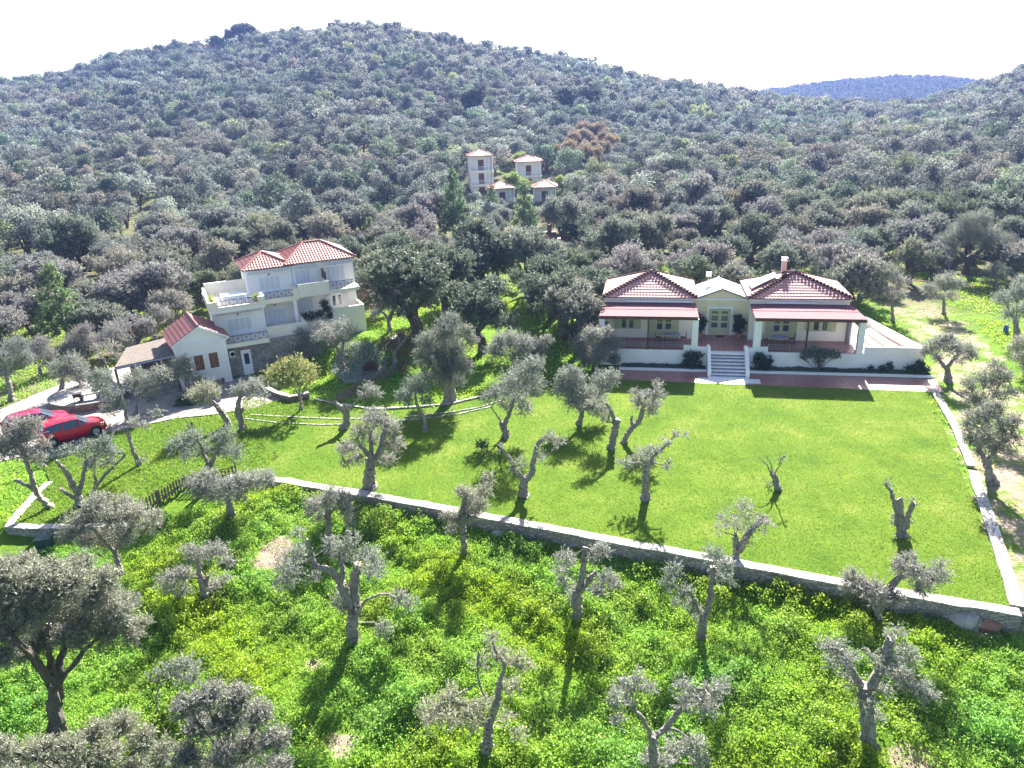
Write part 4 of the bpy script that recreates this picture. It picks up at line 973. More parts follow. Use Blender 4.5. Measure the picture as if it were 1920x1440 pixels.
def smooth_path(pts, n_):
    pts = np.asarray(pts, float); t = np.linspace(0, len(pts)-1, n_); i = np.clip(t.astype(int), 0, len(pts)-2); f = (t-i)[:, None]
    g = lambda k: pts[np.clip(k, 0, len(pts)-1)]
    p0, p1, p2, p3 = g(i-1), g(i), g(i+1), g(i+2)
    return .5*((2*p1)+(-p0+p2)*f+(2*p0-5*p1+4*p2-p3)*f*f+(-p0+3*p1-3*p2+p3)*f**3)
def twigs(starts, limb_end, rg, r=.012):
    """fine branches from the limb end to the blob and out along its shoots: thin 3-sided rods"""
    A, Bq, Rr = [], [], []
    for (c, st, d, sl_) in starts:
        le = limb_end(c); mid = le*.35+c*.65+rg.normal(0, .1, 3)
        A.append(le); Bq.append(mid); Rr.append(r*2.4)
        for s_, dd, l_ in zip(st, d, sl_): A.append(mid); Bq.append(s_); Rr.append(r); A.append(s_); Bq.append(s_+dd*l_*.8); Rr.append(r*.7)
    A = np.array(A); Bq = np.array(Bq); Rr = np.array(Rr)[:, None]; T = unit(Bq-A); X = unit(np.cross(T, [.2, .3, .93])); Y = np.cross(T, X)
    V = []
    for k in range(3):
        o_ = X*math.cos(2.094*k)+Y*math.sin(2.094*k); V += [A+o_*Rr, Bq+o_*Rr*.6]
    V = np.stack(V, 1).reshape(-1, 3); b_ = np.arange(len(A))*6
    F = np.concatenate([np.stack([b_+2*k, b_+2*((k+1) % 3), b_+2*((k+1) % 3)+1, b_+2*k+1], 1) for k in range(3)])
    return V, F
class Woody:
    def __init__(s): s.V = []; s.F4 = []; s.F9 = []; s.n = 0
    def add(s, V, F, capf=None):
        s.V.append(V); s.F4.append(F+s.n)
        if capf is not None: s.F9.append(capf+s.n)
        s.n += len(V)
    def mesh(s, name, mats):
        F4 = np.concatenate(s.F4); fs = [F4]; mi = [0]*len(F4)
        if s.F9: F9 = np.concatenate(s.F9); fs.append(F9); mi += [1]*len(F9)
        return npmesh(name, np.concatenate(s.V), fs, mats, mi, smooth=False)

def hand_tree(label, base, limbs, blobs, mat='olive', dens=150, L=.12, Wd=.036, group=None, bark='bark', name='olive_tree', cat='olive tree', z=None, up=.3, seed=None, offbase=None, slen=(.4, .85), depth=1.15, k=15, root=True):
    """base, limbs and blobs are read off the photograph; the tree is built in the round at its own distance"""
    rg = np.random.default_rng(int(base[0]*7+base[1]*3) if seed is None else seed)
    if group == 'olive trees in the weedy meadow below the wall': dens *= 1.55; L *= .86; Wd *= .86
    B_ = G(*base) if z is None else at(base[0], base[1], z)
    nh = np.array([B_[0], B_[1], 0]); nh /= np.linalg.norm(nh)
    def P(px, py, dd=0.):
        d = ray(px, py); t = ((B_+nh*dd-CAM)@nh)/(d@nh); return CAM+d*t
    ppm = proj(B_)[2]
    e = empty(name, B_, 0, label, cat, group)
    W_ = Woody(); ends = []
    for li in limbs:
        pts, r0, r1 = li[0], li[1]/ppm*.92, li[2]/ppm*.92
        dds = li[3] if len(li) > 3 else None
        dd = [0.]*len(pts) if dds is None else [dds*i/(len(pts)-1) for i in range(len(pts))]
        Q = np.array([P(a, b_, q) for (a, b_), q in zip(pts, dd)])
        n_ = 5*len(pts)+(4 if r0 > .12 else 0); Q2 = smooth_path(Q, n_); Q2 += rg.normal(0, .012+.05*min(r0, .3), Q2.shape)
        rr = np.linspace(r0, r1, n_)
        if pts[0] == base:
            rr = rr*.74*(1+.5*np.exp(-np.linspace(0, 10, n_))); Q2 = np.vstack([Q2[0]-[0, 0, .4], Q2]); rr = np.r_[rr[0]*1.15, rr]
        V, F, c_ = tube(Q2, rr, rg, seg=11 if r0 > .06 else 6, knob=.2 if r0 > .09 else .06)
        W_.add(V, F, None if r1 < .05 or r0 <= .06 else c_); ends.append(Q2[-1]); ends.append(Q2[len(Q2)//2])
    ends = np.array(ends)
    if blobs:
        C, Rr = [], []
        for bb in blobs:
            r_ = bb[2]/ppm*(1.14 if mat in ('olive', 'olive_fg') else 1.05); dd = (rg.uniform(-.9, .9)*max(.5, r_)*depth) if len(bb) < 4 else bb[3]
            C.append(P(bb[0], bb[1], dd)); Rr.append(r_)
        V, F, st = crown(np.array(C), Rr, rg, dens*1.9, L*.95, Wd, k, up, slen, start=.62)
        tv, tf = twigs(st, lambda c: ends[np.argmin(np.linalg.norm(ends-c, axis=1))], rg)
        W_.add(tv, tf)
        co = link('crown', npmesh('crown', V-B_, [F], [M[mat]]), e)
    s_ = W_.mesh('trunk', [M[bark], M['cut']]); 
    arr = np.empty(len(s_.vertices)*3, np.float32); s_.vertices.foreach_get('co', arr); arr = arr.reshape(-1, 3)-B_.astype(np.float32); s_.vertices.foreach_set('co', arr.ravel()); s_.update()
    link('trunk', s_, e)
    return e

T = hand_tree
GL = 'old pruned olive trees on the lawn'; GF = 'olive trees in the weedy meadow below the wall'; GG = 'olive trees around the villa garden and driveway'; GR = 'olive trees beside the dirt track at right'
# --- lawn
T('thick gnarled olive with several short limbs and loose crown, just above the long wall', (694,915), [([(694,915),(692,888),(697,860)],16,13),([(696,862),(688,848),(672,834)],6,3,-.4),([(698,862),(696,835),(694,808)],5,3,.3),([(702,862),(714,840),(722,800),(726,775)],7,3,.1),([(706,858),(716,842),(722,826)],5,4,-.5)],
  [(655,845,20),(672,815,18),(690,795,20),(712,790,20),(735,800,19),(742,835,18),(700,825,14),(727,862,15),(650,868,12),(700,775,12),(675,860,12)], 'olive', 130, group=GL)
T('slender leaning olive with a ball crown below the big dense olive', (797,809), [([(797,809),(795,785),(781,758),(778,735)],5,3)], [(757,742,15),(772,725,18),(793,733,17),(800,752,13),(765,755,12),(783,712,10)], 'olive', 130, group=GL)
T('short thick leaning olive trunk with bare twisted branches, beside the picket fence', (647,803), [([(647,803),(650,785),(646,762)],9,8),([(644,768),(636,762),(628,752)],6,3),([(652,770),(664,757),(678,744),(690,735)],2,1)], [(692,730,14),(705,738,13),(680,742,10)], 'olive', 110, group=GL)
T('pale olive with two feathery crowns leaning right, centre left of the lawn', (949,819), [([(949,819),(946,805),(941,795)],9,8),([(942,798),(934,782),(922,765)],2,1),([(945,800),(955,775),(965,745)],5,2)], [(935,738,22),(960,722,26),(987,702,26),(1003,683,18),(975,750,20),(1000,722,22),(912,748,13),(984,768,14),(950,760,14)], 'olive', 120, group=GL)
T('forked olive shaped like a Y with nearly bare limbs, middle of the lawn', (981,930), [([(981,930),(982,912),(984,898)],11,11),([(982,900),(966,879),(955,858),(938,840)],6,2,-.4),([(986,900),(997,884),(1000,868),(1009,834),(1020,820)],7,3,.4)], [(1030,822,15),(1046,832,11),(1016,848,11),(974,868,13),(962,880,9),(938,842,8),(1016,865,8),(1052,826,8)], 'olive', 70, group=GL)
T('wide bushy olive with low drooping crown, upper middle of the lawn', (1086,795), [([(1086,795),(1090,780),(1092,764)],7,5),([(1090,770),(1075,750),(1070,730)],4,2,-.5),([(1092,768),(1108,748),(1125,735)],4,2,.5)], [(1062,728,24),(1080,712,21),(1074,752,20),(1098,740,20),(1130,718,21),(1147,708,15),(1116,748,22),(1128,772,16),(1100,762,18),(1058,708,16),(1072,695,12)], 'olive', 150, group=GL)
T('tall straight olive trunk sawn off at the top with one curved side branch', (1147,840), [([(1147,840),(1151,812),(1158,786)],9,8),([(1153,795),(1147,776),(1139,760),(1129,754)],4,2)], [(1122,768,15),(1136,786,11),(1110,758,12)], 'olive', 120, group=GL)
T('olive leaning right with a small round topped crown near the stairs shadow', (1170,829), [([(1170,829),(1178,812),(1190,798)],7,6),([(1188,800),(1200,785),(1206,765)],6,4),([(1186,800),(1184,790),(1185,781)],3,2)], [(1198,752,15),(1222,758,16),(1233,740,15),(1232,722,8),(1190,737,9),(1222,774,9),(1210,742,10)], 'olive', 160, group=GL)
T('upright olive trunk with flat sparse spreading crown in the centre of the lawn', (1209,935), [([(1209,935),(1210,905),(1213,876)],10,9),([(1212,878),(1227,855),(1245,838),(1262,822)],4,1.5,.4),([(1210,876),(1198,868),(1180,868)],3,1,-.4),([(1213,878),(1222,868),(1250,874)],2.5,1)], [(1203,855,17),(1219,848,15),(1231,848,14),(1247,830,11),(1266,815,8),(1283,818,7),(1168,868,12),(1252,872,10),(1188,868,11),(1222,868,12)], 'olive', 90, group=GL)
T('small bare stump with thin upright sticks on the right part of the lawn', (1460,919), [([(1460,919),(1455,902),(1449,886)],8,8),([(1446,890),(1438,872),(1423,858)],1.6,.8,.2),([(1449,888),(1446,872),(1437,856)],1.6,.8),([(1452,888),(1460,875),(1466,858)],1.6,.8,-.2)], [(1440,905,4),(1467,860,3)], 'olive', 60, group=GL)
T('thick grey stump with sawn top and one long curved limb, right of the lawn', (1691,1002), [([(1691,1002),(1690,975),(1686,934)],13,7),([(1684,975),(1677,940),(1671,922),(1659,907)],5,2.5,.3),([(1698,990),(1703,962),(1714,943)],6,4,-.3),([(1682,985),(1682,960)],6,4)], [(1668,905,6),(1712,942,8),(1706,980,6),(1672,972,5)], 'olive', 50, group=GL)
T('low forked olive with very thin see-through pale crown, by the wall right of centre', (1381,1047), [([(1381,1047),(1380,1025),(1379,1004)],8,7),([(1384,1035),(1398,1008),(1415,988),(1436,970)],7,5,.3)], [(1362,975,22),(1392,962,24),(1420,980,22),(1440,985,14),(1350,992,14),(1402,1008,16),(1380,985,18),(1395,945,14)], 'olive', 55, L=.11, Wd=.03, group=GL)
T('dark olive growing just below the wall, reaching over it, centre of the picture', (875,1035), [([(875,1035),(870,1012),(868,990)],8,7),([(868,992),(866,960),(874,925)],7,4),([(868,985),(856,970)],3,2)], [(852,975,18),(890,937,21),(868,925,15),(909,920,14),(838,968,11),(875,965,18),(916,898,11),(849,990,11),(885,955,16),(900,950,14)], 'olive', 150, group=GF)
# --- left lawn / drive
T('leaning grey olive trunk with its crown to the left, below the driveway edge', (428,797), [([(428,797),(418,775),(404,760),(391,752)],8,6)], [(372,738,17),(392,728,18),(360,742,12),(380,752,11),(402,740,12)], 'olive', 130, group=GG)
T('forked grey trunk next to the leaning trunk at the lawn edge below the driveway', (456,805), [([(456,805),(450,785),(444,770)],8,7),([(445,772),(446,755),(452,742)],5,3),([(450,776),(456,765)],4,3)], [(455,730,17),(476,724,17),(440,736,12),(492,740,12),(465,745,10)], 'olive', 120, group=GG)
T('young round tree budding yellow green beside the end of the driveway', (565,768), [([(565,768),(564,752),(562,742)],4,3.5),([(562,744),(550,725),(535,705)],2,.8),([(562,742),(562,715),(560,690)],2,.8),([(564,744),(575,722),(586,700)],2,.8)], [(512,702,18),(534,690,20),(558,683,20),(580,694,17),(545,714,17),(502,716,12),(575,712,13),(590,708,9),(525,718,14)], 'budding', 75, L=.12, Wd=.06, group=None, name='young_tree', cat='tree')
T('thin brownish olive with short cut limbs in the middle of the villa garden', (645,694), [([(645,694),(640,676),(636,662)],6,5),([(637,664),(630,650),(626,635)],3,1.5),([(640,668),(644,645),(645,628)],3,1.5)], [(612,625,18),(640,615,19),(660,626,15),(625,640,13),(596,632,12),(645,638,12)], 'olive', 85, group=GG)
T('huge dense old olive with thick fissured trunk and tall rounded crown left of centre', (844,752), [([(844,752),(842,728),(838,702)],15,13),([(838,706),(822,690),(810,670)],8,4,-.8),([(840,704),(850,680),(858,650)],8,4,.6),([(838,704),(835,670),(832,640)],7,4)], [(815,650,28),(835,625,28),(852,655,28),(868,690,22),(805,680,24),(828,700,22),(845,600,18),(800,640,20),(872,625,18),(785,665,12),(860,715,14),(885,640,14),(800,705,14),(838,670,26)], 'olive_dense', 190, group=GG)
T('dark trunked sparse purple tinged tree beside the picket fence in the garden', (738,694), [([(738,694),(741,675),(738,660)],6,4),([(738,664),(728,648),(715,640)],3,1),([(740,662),(752,645),(762,632)],3,1)], [(735,642,19),(755,632,17),(720,650,13),(752,668,14),(770,650,14),(760,690,14),(745,705,12)], 'redleaf', 80, group=None, name='garden_tree', cat='tree')
T('small dark limbed olive on the bright grass right of the villa, by the reddish wall', (731,622), [([(731,622),(728,600),(722,590),(713,582)],5,2),([(729,600),(738,580),(740,565)],4,2)], [(718,572,18),(740,562,18),(755,588,13),(700,588,12),(735,590,10),(726,552,12)], 'olive_dense', 110, group=GG)
T('leafless tree with fan of bare reddish branches in front of the villa', (660,612), [([(660,612),(659,600),(658,592)],3,2.5)]+[([(658,594),(658+(x-658)*.5,575-abs(x-658)*.1),(x, y)],1.3,.4,dd) for x, y, dd in ((628,560,.3),(640,545,-.3),(652,535,.2),(664,532,-.2),(674,540,.3),(686,552,-.3),(692,565,.2),(634,578,0),(690,588,.4))], [(640,552,7),(665,542,8),(680,556,6)], 'redleaf', 40, group=None, name='bare_tree', cat='tree', root=False)
T('reddish leafed creeper tree rising against the right corner of the villa', (702,600), [([(702,600),(700,570),(694,540)],3,1.5)], [(690,535,13),(700,552,12),(684,555,9),(697,520,9),(700,575,9),(712,560,9)], 'redleaf', 110, name='creeper_tree', cat='tree')
T('leaning thin trunk with wispy leaves on the rough grass beside the driveway', (261,872), [([(261,872),(250,845),(241,815),(236,800)],5,4),([(241,815),(230,802)],3,2)], [(252,792,14),(268,800,12),(287,780,12),(300,770,8),(270,865,8)], 'olive', 70, group=GG)
T('olive with dark thick base and grey round crown behind the cars', (111,745), [([(111,745),(115,728),(117,712)],7,5)], [(118,700,19),(140,694,21),(103,688,13),(135,675,16),(150,714,11),(155,690,12)], 'olive', 130, group=GG)
T('olive between the round patio and the driveway, left one of a pair', (238,790), [([(238,790),(233,765),(226,735),(212,715)],4,2)], [(188,727,19),(213,747,18),(204,770,15),(182,702,13),(225,760,12),(200,708,12)], 'olive', 130, group=GG)
T('olive in front of the shelter, right one of a pair near the round patio', (254,778), [([(254,778),(256,755),(262,735)],4,3),([(258,745),(275,730),(290,722)],3,1)], [(250,716,21),(275,722,20),(300,702,19),(286,744,15),(262,700,13),(314,712,12)], 'olive', 130, group=GG)
T('olive in front of the gabled room with its crown beside the brown shutters', (356,742), [([(356,742),(353,725),(350,710)],8,5)], [(337,690,19),(356,700,15),(346,678,12),(372,714,12),(328,706,10)], 'olive', 130, group=GG)
T('bare branched grey tree left of the shelter', (206,714), [([(206,714),(202,695),(198,680)],3,2),([(199,682),(188,668),(176,655)],1.6,.5),([(200,684),(208,662),(215,650)],1.6,.5)], [(190,660,16),(210,652,17),(226,670,13),(178,650,9)], 'olive', 50, group=GG)
T('leafy tangle of olive branches covering the front of the villa', (600,660), [([(600,660),(590,650),(575,640)],3,1.5),([(598,658),(585,662),(572,668)],3,1.5)], [(535,648,17),(520,660,16),(560,655,18),(582,632,17),(603,614,15),(545,672,12),(590,655,14),(565,625,12),(510,680,10)], 'olive', 85, group=GG)
T('small shrub with broad leaves at the edge of the driveway below the gabled room', (350,758), [([(350,758),(350,750)],3,2)], [(345,752,12),(360,756,11),(338,760,9),(352,742,8)], 'softpine', 200, L=.14, Wd=.07, name='shrub', cat='shrub')
T('grey lavender like shrub beside the driveway under the gabled room', (385,745), [([(385,745),(385,738)],3,2)], [(378,735,12),(393,728,12),(405,722,10),(372,742,9)], 'olive', 200, name='shrub', cat='shrub')
T('pale shrub clump beside the reddish stone wall at the driveway end', (492,730), [([(492,730),(492,722)],2,1)], [(480,722,12),(495,716,13),(512,722,12),(505,732,10)], 'silverplant', 160, name='shrub', cat='shrub')
T('old olive at the far left edge above the driveway', (22,750), [([(22,750),(18,725),(12,702)],7,5)], [(0,672,22),(25,655,24),(48,674,18),(10,700,15),(40,645,14)], 'mid_silver', 130, group=GG)
T('round grey olive on the bank above the driveway, between the edge olive and the shelter', (160,676), [([(160,676),(158,660)],5,4)], [(148,632,21),(172,642,19),(130,647,15),(160,618,14)], 'mid_silver', 130, group=GG)
T('grey olive behind the left corner of the shelter', (218,672), [([(218,672),(217,655)],5,4)], [(214,627,21),(240,642,15),(194,637,15),(225,612,13)], 'mid_silver', 130, group=GG)
T('olive beside the brick oven, just left of the villa terrace', (292,640), [([(292,640),(290,620)],5,4)], [(285,600,19),(306,590,17),(268,606,13),(322,602,11),(290,580,12)], 'mid_silver', 130, group=GG)
T('low silvery olive on the grass bank at the left beside the conifer', (76,702), [([(76,702),(74,685)],5,4)], [(70,657,21),(95,668,17),(50,668,13),(78,642,13)], 'mid_silver', 130, group=GG)
# --- foreground left
T('leaning grey olive with long bare trunk at the far left inside the low wall', (95,951), [([(95,951),(78,935),(58,915),(30,900)],8,4),([(66,922),(58,890),(48,860)],5,3)], [(18,832,28),(48,820,26),(42,850,18),(72,862,14),(2,850,18),(62,795,18),(30,800,20),(85,830,12)], 'olive', 130, group=GG)
T('pale twisted olive trunk with a broken top among the left trees above the low wall', (151,947), [([(151,947),(144,925),(134,905)],10,7),([(136,910),(125,885),(104,864)],6,3,-.3),([(148,925),(155,900),(162,862)],5,3,.3),([(140,935),(122,922),(112,916)],4,2)], [(150,850,13),(122,846,14),(165,868,12)], 'olive', 60, group=GG)
T('olive with two long bare limbs spreading right above the low wall', (174,938), [([(174,938),(180,912),(204,884),(235,852)],6,3,.3),([(180,912),(178,890)],4,2)], [(190,846,21),(178,866,17),(197,828,15),(212,850,14),(170,835,12),(205,868,12)], 'olive', 130, group=GG)
T('olive rising behind the lower picket fence with two rounded crowns', (402,905), [([(402,905),(394,885),(390,868)],9,7),([(392,872),(382,850),(372,828)],4,2,-.4),([(396,872),(403,850),(412,838)],5,3,.4)], [(340,838,22),(362,822,20),(378,845,16),(418,832,21),(440,850,19),(425,812,14),(350,856,12),(400,822,12)], 'olive', 130, group=GG)
T('olive below the end of the long wall with drooping grey crown', (435,972), [([(435,972),(431,950),(427,930)],9,7)], [(368,908,20),(392,898,20),(424,918,24),(446,928,17),(470,902,22),(500,896,18),(405,932,14),(380,926,12),(450,900,16)], 'olive', 140, group=GF)
T('broad olive with wide rounded crown and thin trunk below the low garden wall', (227,1073), [([(227,1073),(220,1050),(213,1030)],8,6),([(214,1034),(190,1010),(172,990)],4,2,-.5),([(214,1032),(235,1005),(250,985)],4,2,.5)], [(145,985,26),(180,960,28),(215,970,32),(252,965,26),(280,985,20),(200,1005,26),(240,1003,22),(160,1018,18),(188,938,18),(125,1005,14),(290,965,14),(230,945,18)], 'olive', 130, group=GF)
T('low broken olive with dark trunk and two ball crowns in the left meadow', (388,1125), [([(388,1125),(382,1100),(376,1085)],10,9),([(378,1090),(372,1060),(364,1040)],6,3,.3),([(384,1092),(392,1080)],5,3)], [(320,1090,24),(345,1078,18),(342,1108,14),(400,1105,23),(425,1098,20),(438,1120,14),(372,1040,20),(405,1035,21),(350,1030,12),(428,1052,12)], 'olive', 120, group=GF)
T('very large spreading olive with thick dark trunk at the left edge', (108,1372), [([(108,1372),(104,1330),(100,1272)],20,15),([(98,1280),(78,1252),(45,1215),(20,1195)],9,4,-.8),([(106,1274),(120,1215),(130,1170)],8,4,.6),([(100,1276),(93,1222),(90,1170)],7,4,-.3),([(110,1280),(150,1230),(190,1190)],6,3,.2)],
  [(30,1110,34),(78,1092,34),(128,1100,34),(178,1122,32),(218,1150,28),(60,1150,34),(110,1145,34),(160,1165,30),(198,1188,26),(18,1175,30),(85,1195,26),(40,1062,26),(0,1140,30),(125,1190,22),(50,1225,22),(8,1232,22),(0,1080,28),(238,1130,22),(262,1172,18),(250,1195,15),(195,1085,24),(150,1060,22),(230,1172,18),(145,1205,16),(100,1070,22)], 'olive_fg', 250, L=.125, Wd=.038, bark='barkdark', group=GF, depth=1.5)
T('dense grey green olive crown at the bottom edge, right one of a pair', (430,1580), [([(430,1580),(430,1500),(430,1440)],14,10)], [(350,1330,24),(395,1310,26),(445,1310,28),(485,1345,28),(515,1390,26),(380,1365,28),(430,1355,30),(470,1400,30),(420,1420,30),(350,1425,28),(520,1440,26),(375,1460,30),(450,1460,30)], 'olive_fg', 250, L=.12, Wd=.034, bark='barkdark', group=GF, up=.7, depth=1.5)
T('dense grey green olive crown at the bottom edge, left one of a pair', (160,1620), [([(160,1620),(160,1540),(160,1480)],14,10)], [(180,1375,24),(228,1360,26),(270,1390,26),(130,1405,26),(80,1410,26),(200,1420,30),(30,1425,28),(300,1430,24),(150,1450,30),(250,1450,30),(0,1410,24),(90,1460,30),(20,1470,28),(310,1400,16)], 'olive_fg', 250, L=.12, Wd=.034, bark='barkdark', group=GF, up=.7, depth=1.5)
T('small olive with curved bare stems in front of the big left olive', (288,1350), [([(288,1350),(295,1325),(294,1300),(307,1276)],3,2),([(318,1345),(326,1322),(336,1300)],4,3),([(294,1302),(306,1298)],2,1)], [(310,1260,15),(336,1252,20),(356,1246,17),(366,1270,14),(290,1268,9),(345,1275,13)], 'olive', 110, group=GF)
T('tall hollow olive with two sawn limbs and long arching branches in the meadow', (661,1202), [([(661,1202),(662,1170),(668,1140)],16,13),([(664,1146),(650,1120),(640,1095)],9,8),([(642,1100),(628,1080),(612,1066),(590,1062)],7,5,-.3),([(590,1062),(586,1045),(575,1010)],6,3,-.3),([(640,1096),(642,1060),(634,1036)],6,3,.4),([(668,1140),(664,1100),(671,1056)],9,8,.5),([(676,1140),(690,1124),(722,1114),(742,1122),(760,1140)],3,1,-.3),([(664,1150),(648,1136)],4,2)],
  [(540,1072,26),(556,1040,20),(532,1095,16),(620,1022,18),(642,1035,20),(690,1048,24),(706,1064,18),(640,1122,20),(655,1138,16),(748,1122,17),(772,1132,14),(718,1178,16),(742,1190,16),(700,1080,12),(560,1000,12),(660,1012,16),(590,1085,12)], 'olive', 110, group=GF)
T('upright olive just behind the tall hollow one, closer to the wall', (617,1010), [([(617,1010),(617,985),(616,955)],8,7),([(617,960),(606,950)],3,1),([(618,962),(635,952)],3,1)], [(590,950,20),(612,940,16),(635,938,22),(602,970,14),(652,958,16),(655,978,12),(620,925,14)], 'olive', 120, group=GF)
T('slim twisted olive with dead top and dense left skirt at the bottom centre', (912,1404), [([(912,1404),(914,1380),(918,1355)],14,10),([(918,1360),(932,1315),(936,1278)],7,5),([(936,1282),(946,1245),(930,1222),(922,1192)],4,2,.3),([(920,1320),(905,1298),(895,1262),(898,1224)],3,1.5,-.3)], [(812,1332,26),(845,1310,24),(868,1338,24),(800,1352,14),(898,1328,18),(938,1228,20),(920,1200,13),(968,1240,19),(988,1250,12),(902,1245,13),(960,1290,17),(950,1345,13),(922,1320,15),(975,1380,14),(840,1350,16),(890,1360,14)], 'olive', 115, group=GF)
T('crooked olive with a single tall sawn limb below the wall, right of centre', (1081,1157), [([(1081,1157),(1082,1135),(1080,1108)],13,11),([(1082,1112),(1092,1080),(1097,1026)],6,5,.2),([(1084,1112),(1105,1085),(1118,1072)],6,4,.3)], [(1060,1048,18),(1055,1072,13),(1128,1032,17),(1138,1086,19),(1124,1110,15),(1086,1106,15),(1055,1096,11),(1152,1100,12),(1110,1045,10),(1070,1120,10)], 'olive', 125, group=GF)
T('forked olive with one upright dark limb and feathery left crown below the wall', (1315,1194), [([(1315,1194),(1318,1170),(1322,1150)],11,9),([(1322,1152),(1332,1120),(1337,1062)],6,5,.2),([(1318,1154),(1305,1130),(1296,1112)],5,3,-.2)], [(1262,1070,17),(1254,1096,14),(1284,1112,17),(1298,1140,15),(1336,1040,19),(1360,1060,17),(1368,1088,12),(1272,1130,10),(1345,1082,10),(1310,1155,9)], 'olive', 125, group=GF)
T('low olive with V shaped bare limbs at the bottom edge, right of centre', (1228,1460), [([(1228,1460),(1226,1420),(1224,1378)],13,11),([(1222,1380),(1208,1352),(1188,1328)],5,3,-.3),([(1228,1382),(1250,1362),(1272,1335),(1296,1305),(1320,1290)],6,3,.3),([(1240,1368),(1265,1368),(1285,1378)],3,1.5)], [(1158,1312,19),(1172,1290,18),(1192,1270,13),(1212,1290,15),(1160,1352,12),(1284,1290,19),(1310,1312,21),(1340,1300,18),(1330,1330,18),(1280,1322,13),(1352,1280,12),(1262,1402,20),(1300,1400,22),(1220,1425,18),(1312,1432,16),(1250,1432,16)], 'olive', 125, group=GF)
T('leaning olive with a thick sawn limb pointing up right, bottom right of the meadow', (1628,1402), [([(1628,1402),(1626,1350),(1624,1285)],19,15),([(1630,1290),(1645,1260),(1660,1232),(1671,1196)],9,8,.3),([(1618,1290),(1600,1262),(1577,1220)],7,4,-.3)], [(1568,1215,20),(1590,1240,20),(1560,1242,13),(1680,1190,16),(1702,1230,20),(1690,1270,23),(1720,1292,21),(1742,1300,14),(1640,1232,12),(1622,1320,17),(1642,1342,14),(1668,1250,15),(1600,1278,16),(1545,1215,10),(1655,1300,14)], 'olive', 125, group=GF)
T('wide low olive with two flattened crowns leaning over the wall at right', (1652,1168), [([(1652,1168),(1642,1135),(1624,1095)],8,5),([(1648,1140),(1672,1100),(1692,1080),(1715,1072),(1740,1073)],7,4,.3)], [(1600,1085,21),(1620,1104,20),(1648,1110,23),(1675,1125,18),(1690,1060,18),(1716,1075,20),(1746,1085,18),(1770,1078,14),(1730,1104,18),(1630,1130,16),(1760,1062,12),(1705,1048,11),(1590,1105,12)], 'olive', 130, group=GF)
# --- right side
T('dark trunked olive outside the right wall halfway down the lawn', (1859,903), [([(1859,903),(1854,880),(1848,860)],11,9),([(1848,864),(1835,840),(1828,820)],5,3,-.4),([(1852,862),(1870,835),(1880,815)],5,3,.4)], [(1828,790,24),(1854,775,24),(1880,800,24),(1850,818,24),(1896,825,18),(1820,822,16),(1870,838,18),(1900,790,16),(1836,848,12),(1812,800,12),(1870,765,14)], 'olive_dense', 150, group=GR)
T('grey green olive behind the trunk outside the right wall', (1850,800), [([(1850,800),(1848,780),(1846,760)],6,5)], [(1818,722,18),(1848,712,22),(1880,710,20),(1868,742,18),(1836,745,16),(1868,688,16),(1895,735,14),(1825,752,14)], 'olive_dense', 150, group=GR)
T('flat topped olive with forked dark trunk beside the end of the white terrace wall', (1778,715), [([(1778,715),(1777,700),(1774,688)],8,6),([(1774,690),(1762,676),(1755,665)],4,2),([(1776,690),(1790,672),(1800,662)],4,2)], [(1745,652,17),(1765,642,18),(1790,652,18),(1815,657,16),(1757,670,12),(1800,672,12),(1780,636,12),(1735,662,10),(1824,668,9)], 'olive', 150, group=GR)
T('small round olive standing alone behind the right corner of the bungalow', (1673,600), [([(1673,600),(1673,580),(1672,565)],4,3)], [(1640,532,15),(1662,520,15),(1688,530,15),(1660,550,15),(1684,555,12),(1648,550,10),(1675,512,10)], 'olive', 140, group=GR)
T('small round olive beside the first one on the dirt, further right', (1770,588), [([(1770,588),(1770,570),(1768,558)],4,3)], [(1740,542,13),(1768,530,16),(1795,532,13),(1758,555,13),(1785,555,11),(1778,518,10)], 'olive', 140, group=GR)
T('big old olive with massive dark leaning trunk at the upper end of the dirt track', (1809,516), [([(1809,516),(1812,500),(1820,480)],10,8),([(1818,484),(1835,470),(1850,462)],5,3,.5),([(1814,490),(1800,472)],5,3,-.5)], [(1775,455,22),(1800,440,25),(1830,435,26),(1860,445,24),(1885,455,20),(1790,470,14),(1845,462,14),(1815,415,20),(1845,412,18)], 'olive_dense', 120, bark='barkdark', group=GR)
T('low grey olive at the right edge beside the blue barrel', (1908,640), [([(1908,640),(1906,620),(1904,600)],8,6)], [(1882,562,18),(1908,550,20),(1925,580,20),(1896,590,15),(1915,530,14)], 'olive', 140, group=GR)
T('bushy olive cut by the right edge of the picture near the track', (1925,705), [([(1925,705),(1924,690)],6,5)], [(1905,650,14),(1925,640,18),(1915,670,14),(1930,690,16)], 'olive', 140, group=GR)
T('small pale olive near the top of the dirt patch, against the grove', (1868,545), [([(1868,545),(1868,530),(1866,520)],3,2)], [(1850,515,12),(1868,505,14),(1886,512,12),(1875,525,10)], 'olive', 120, group=GR)
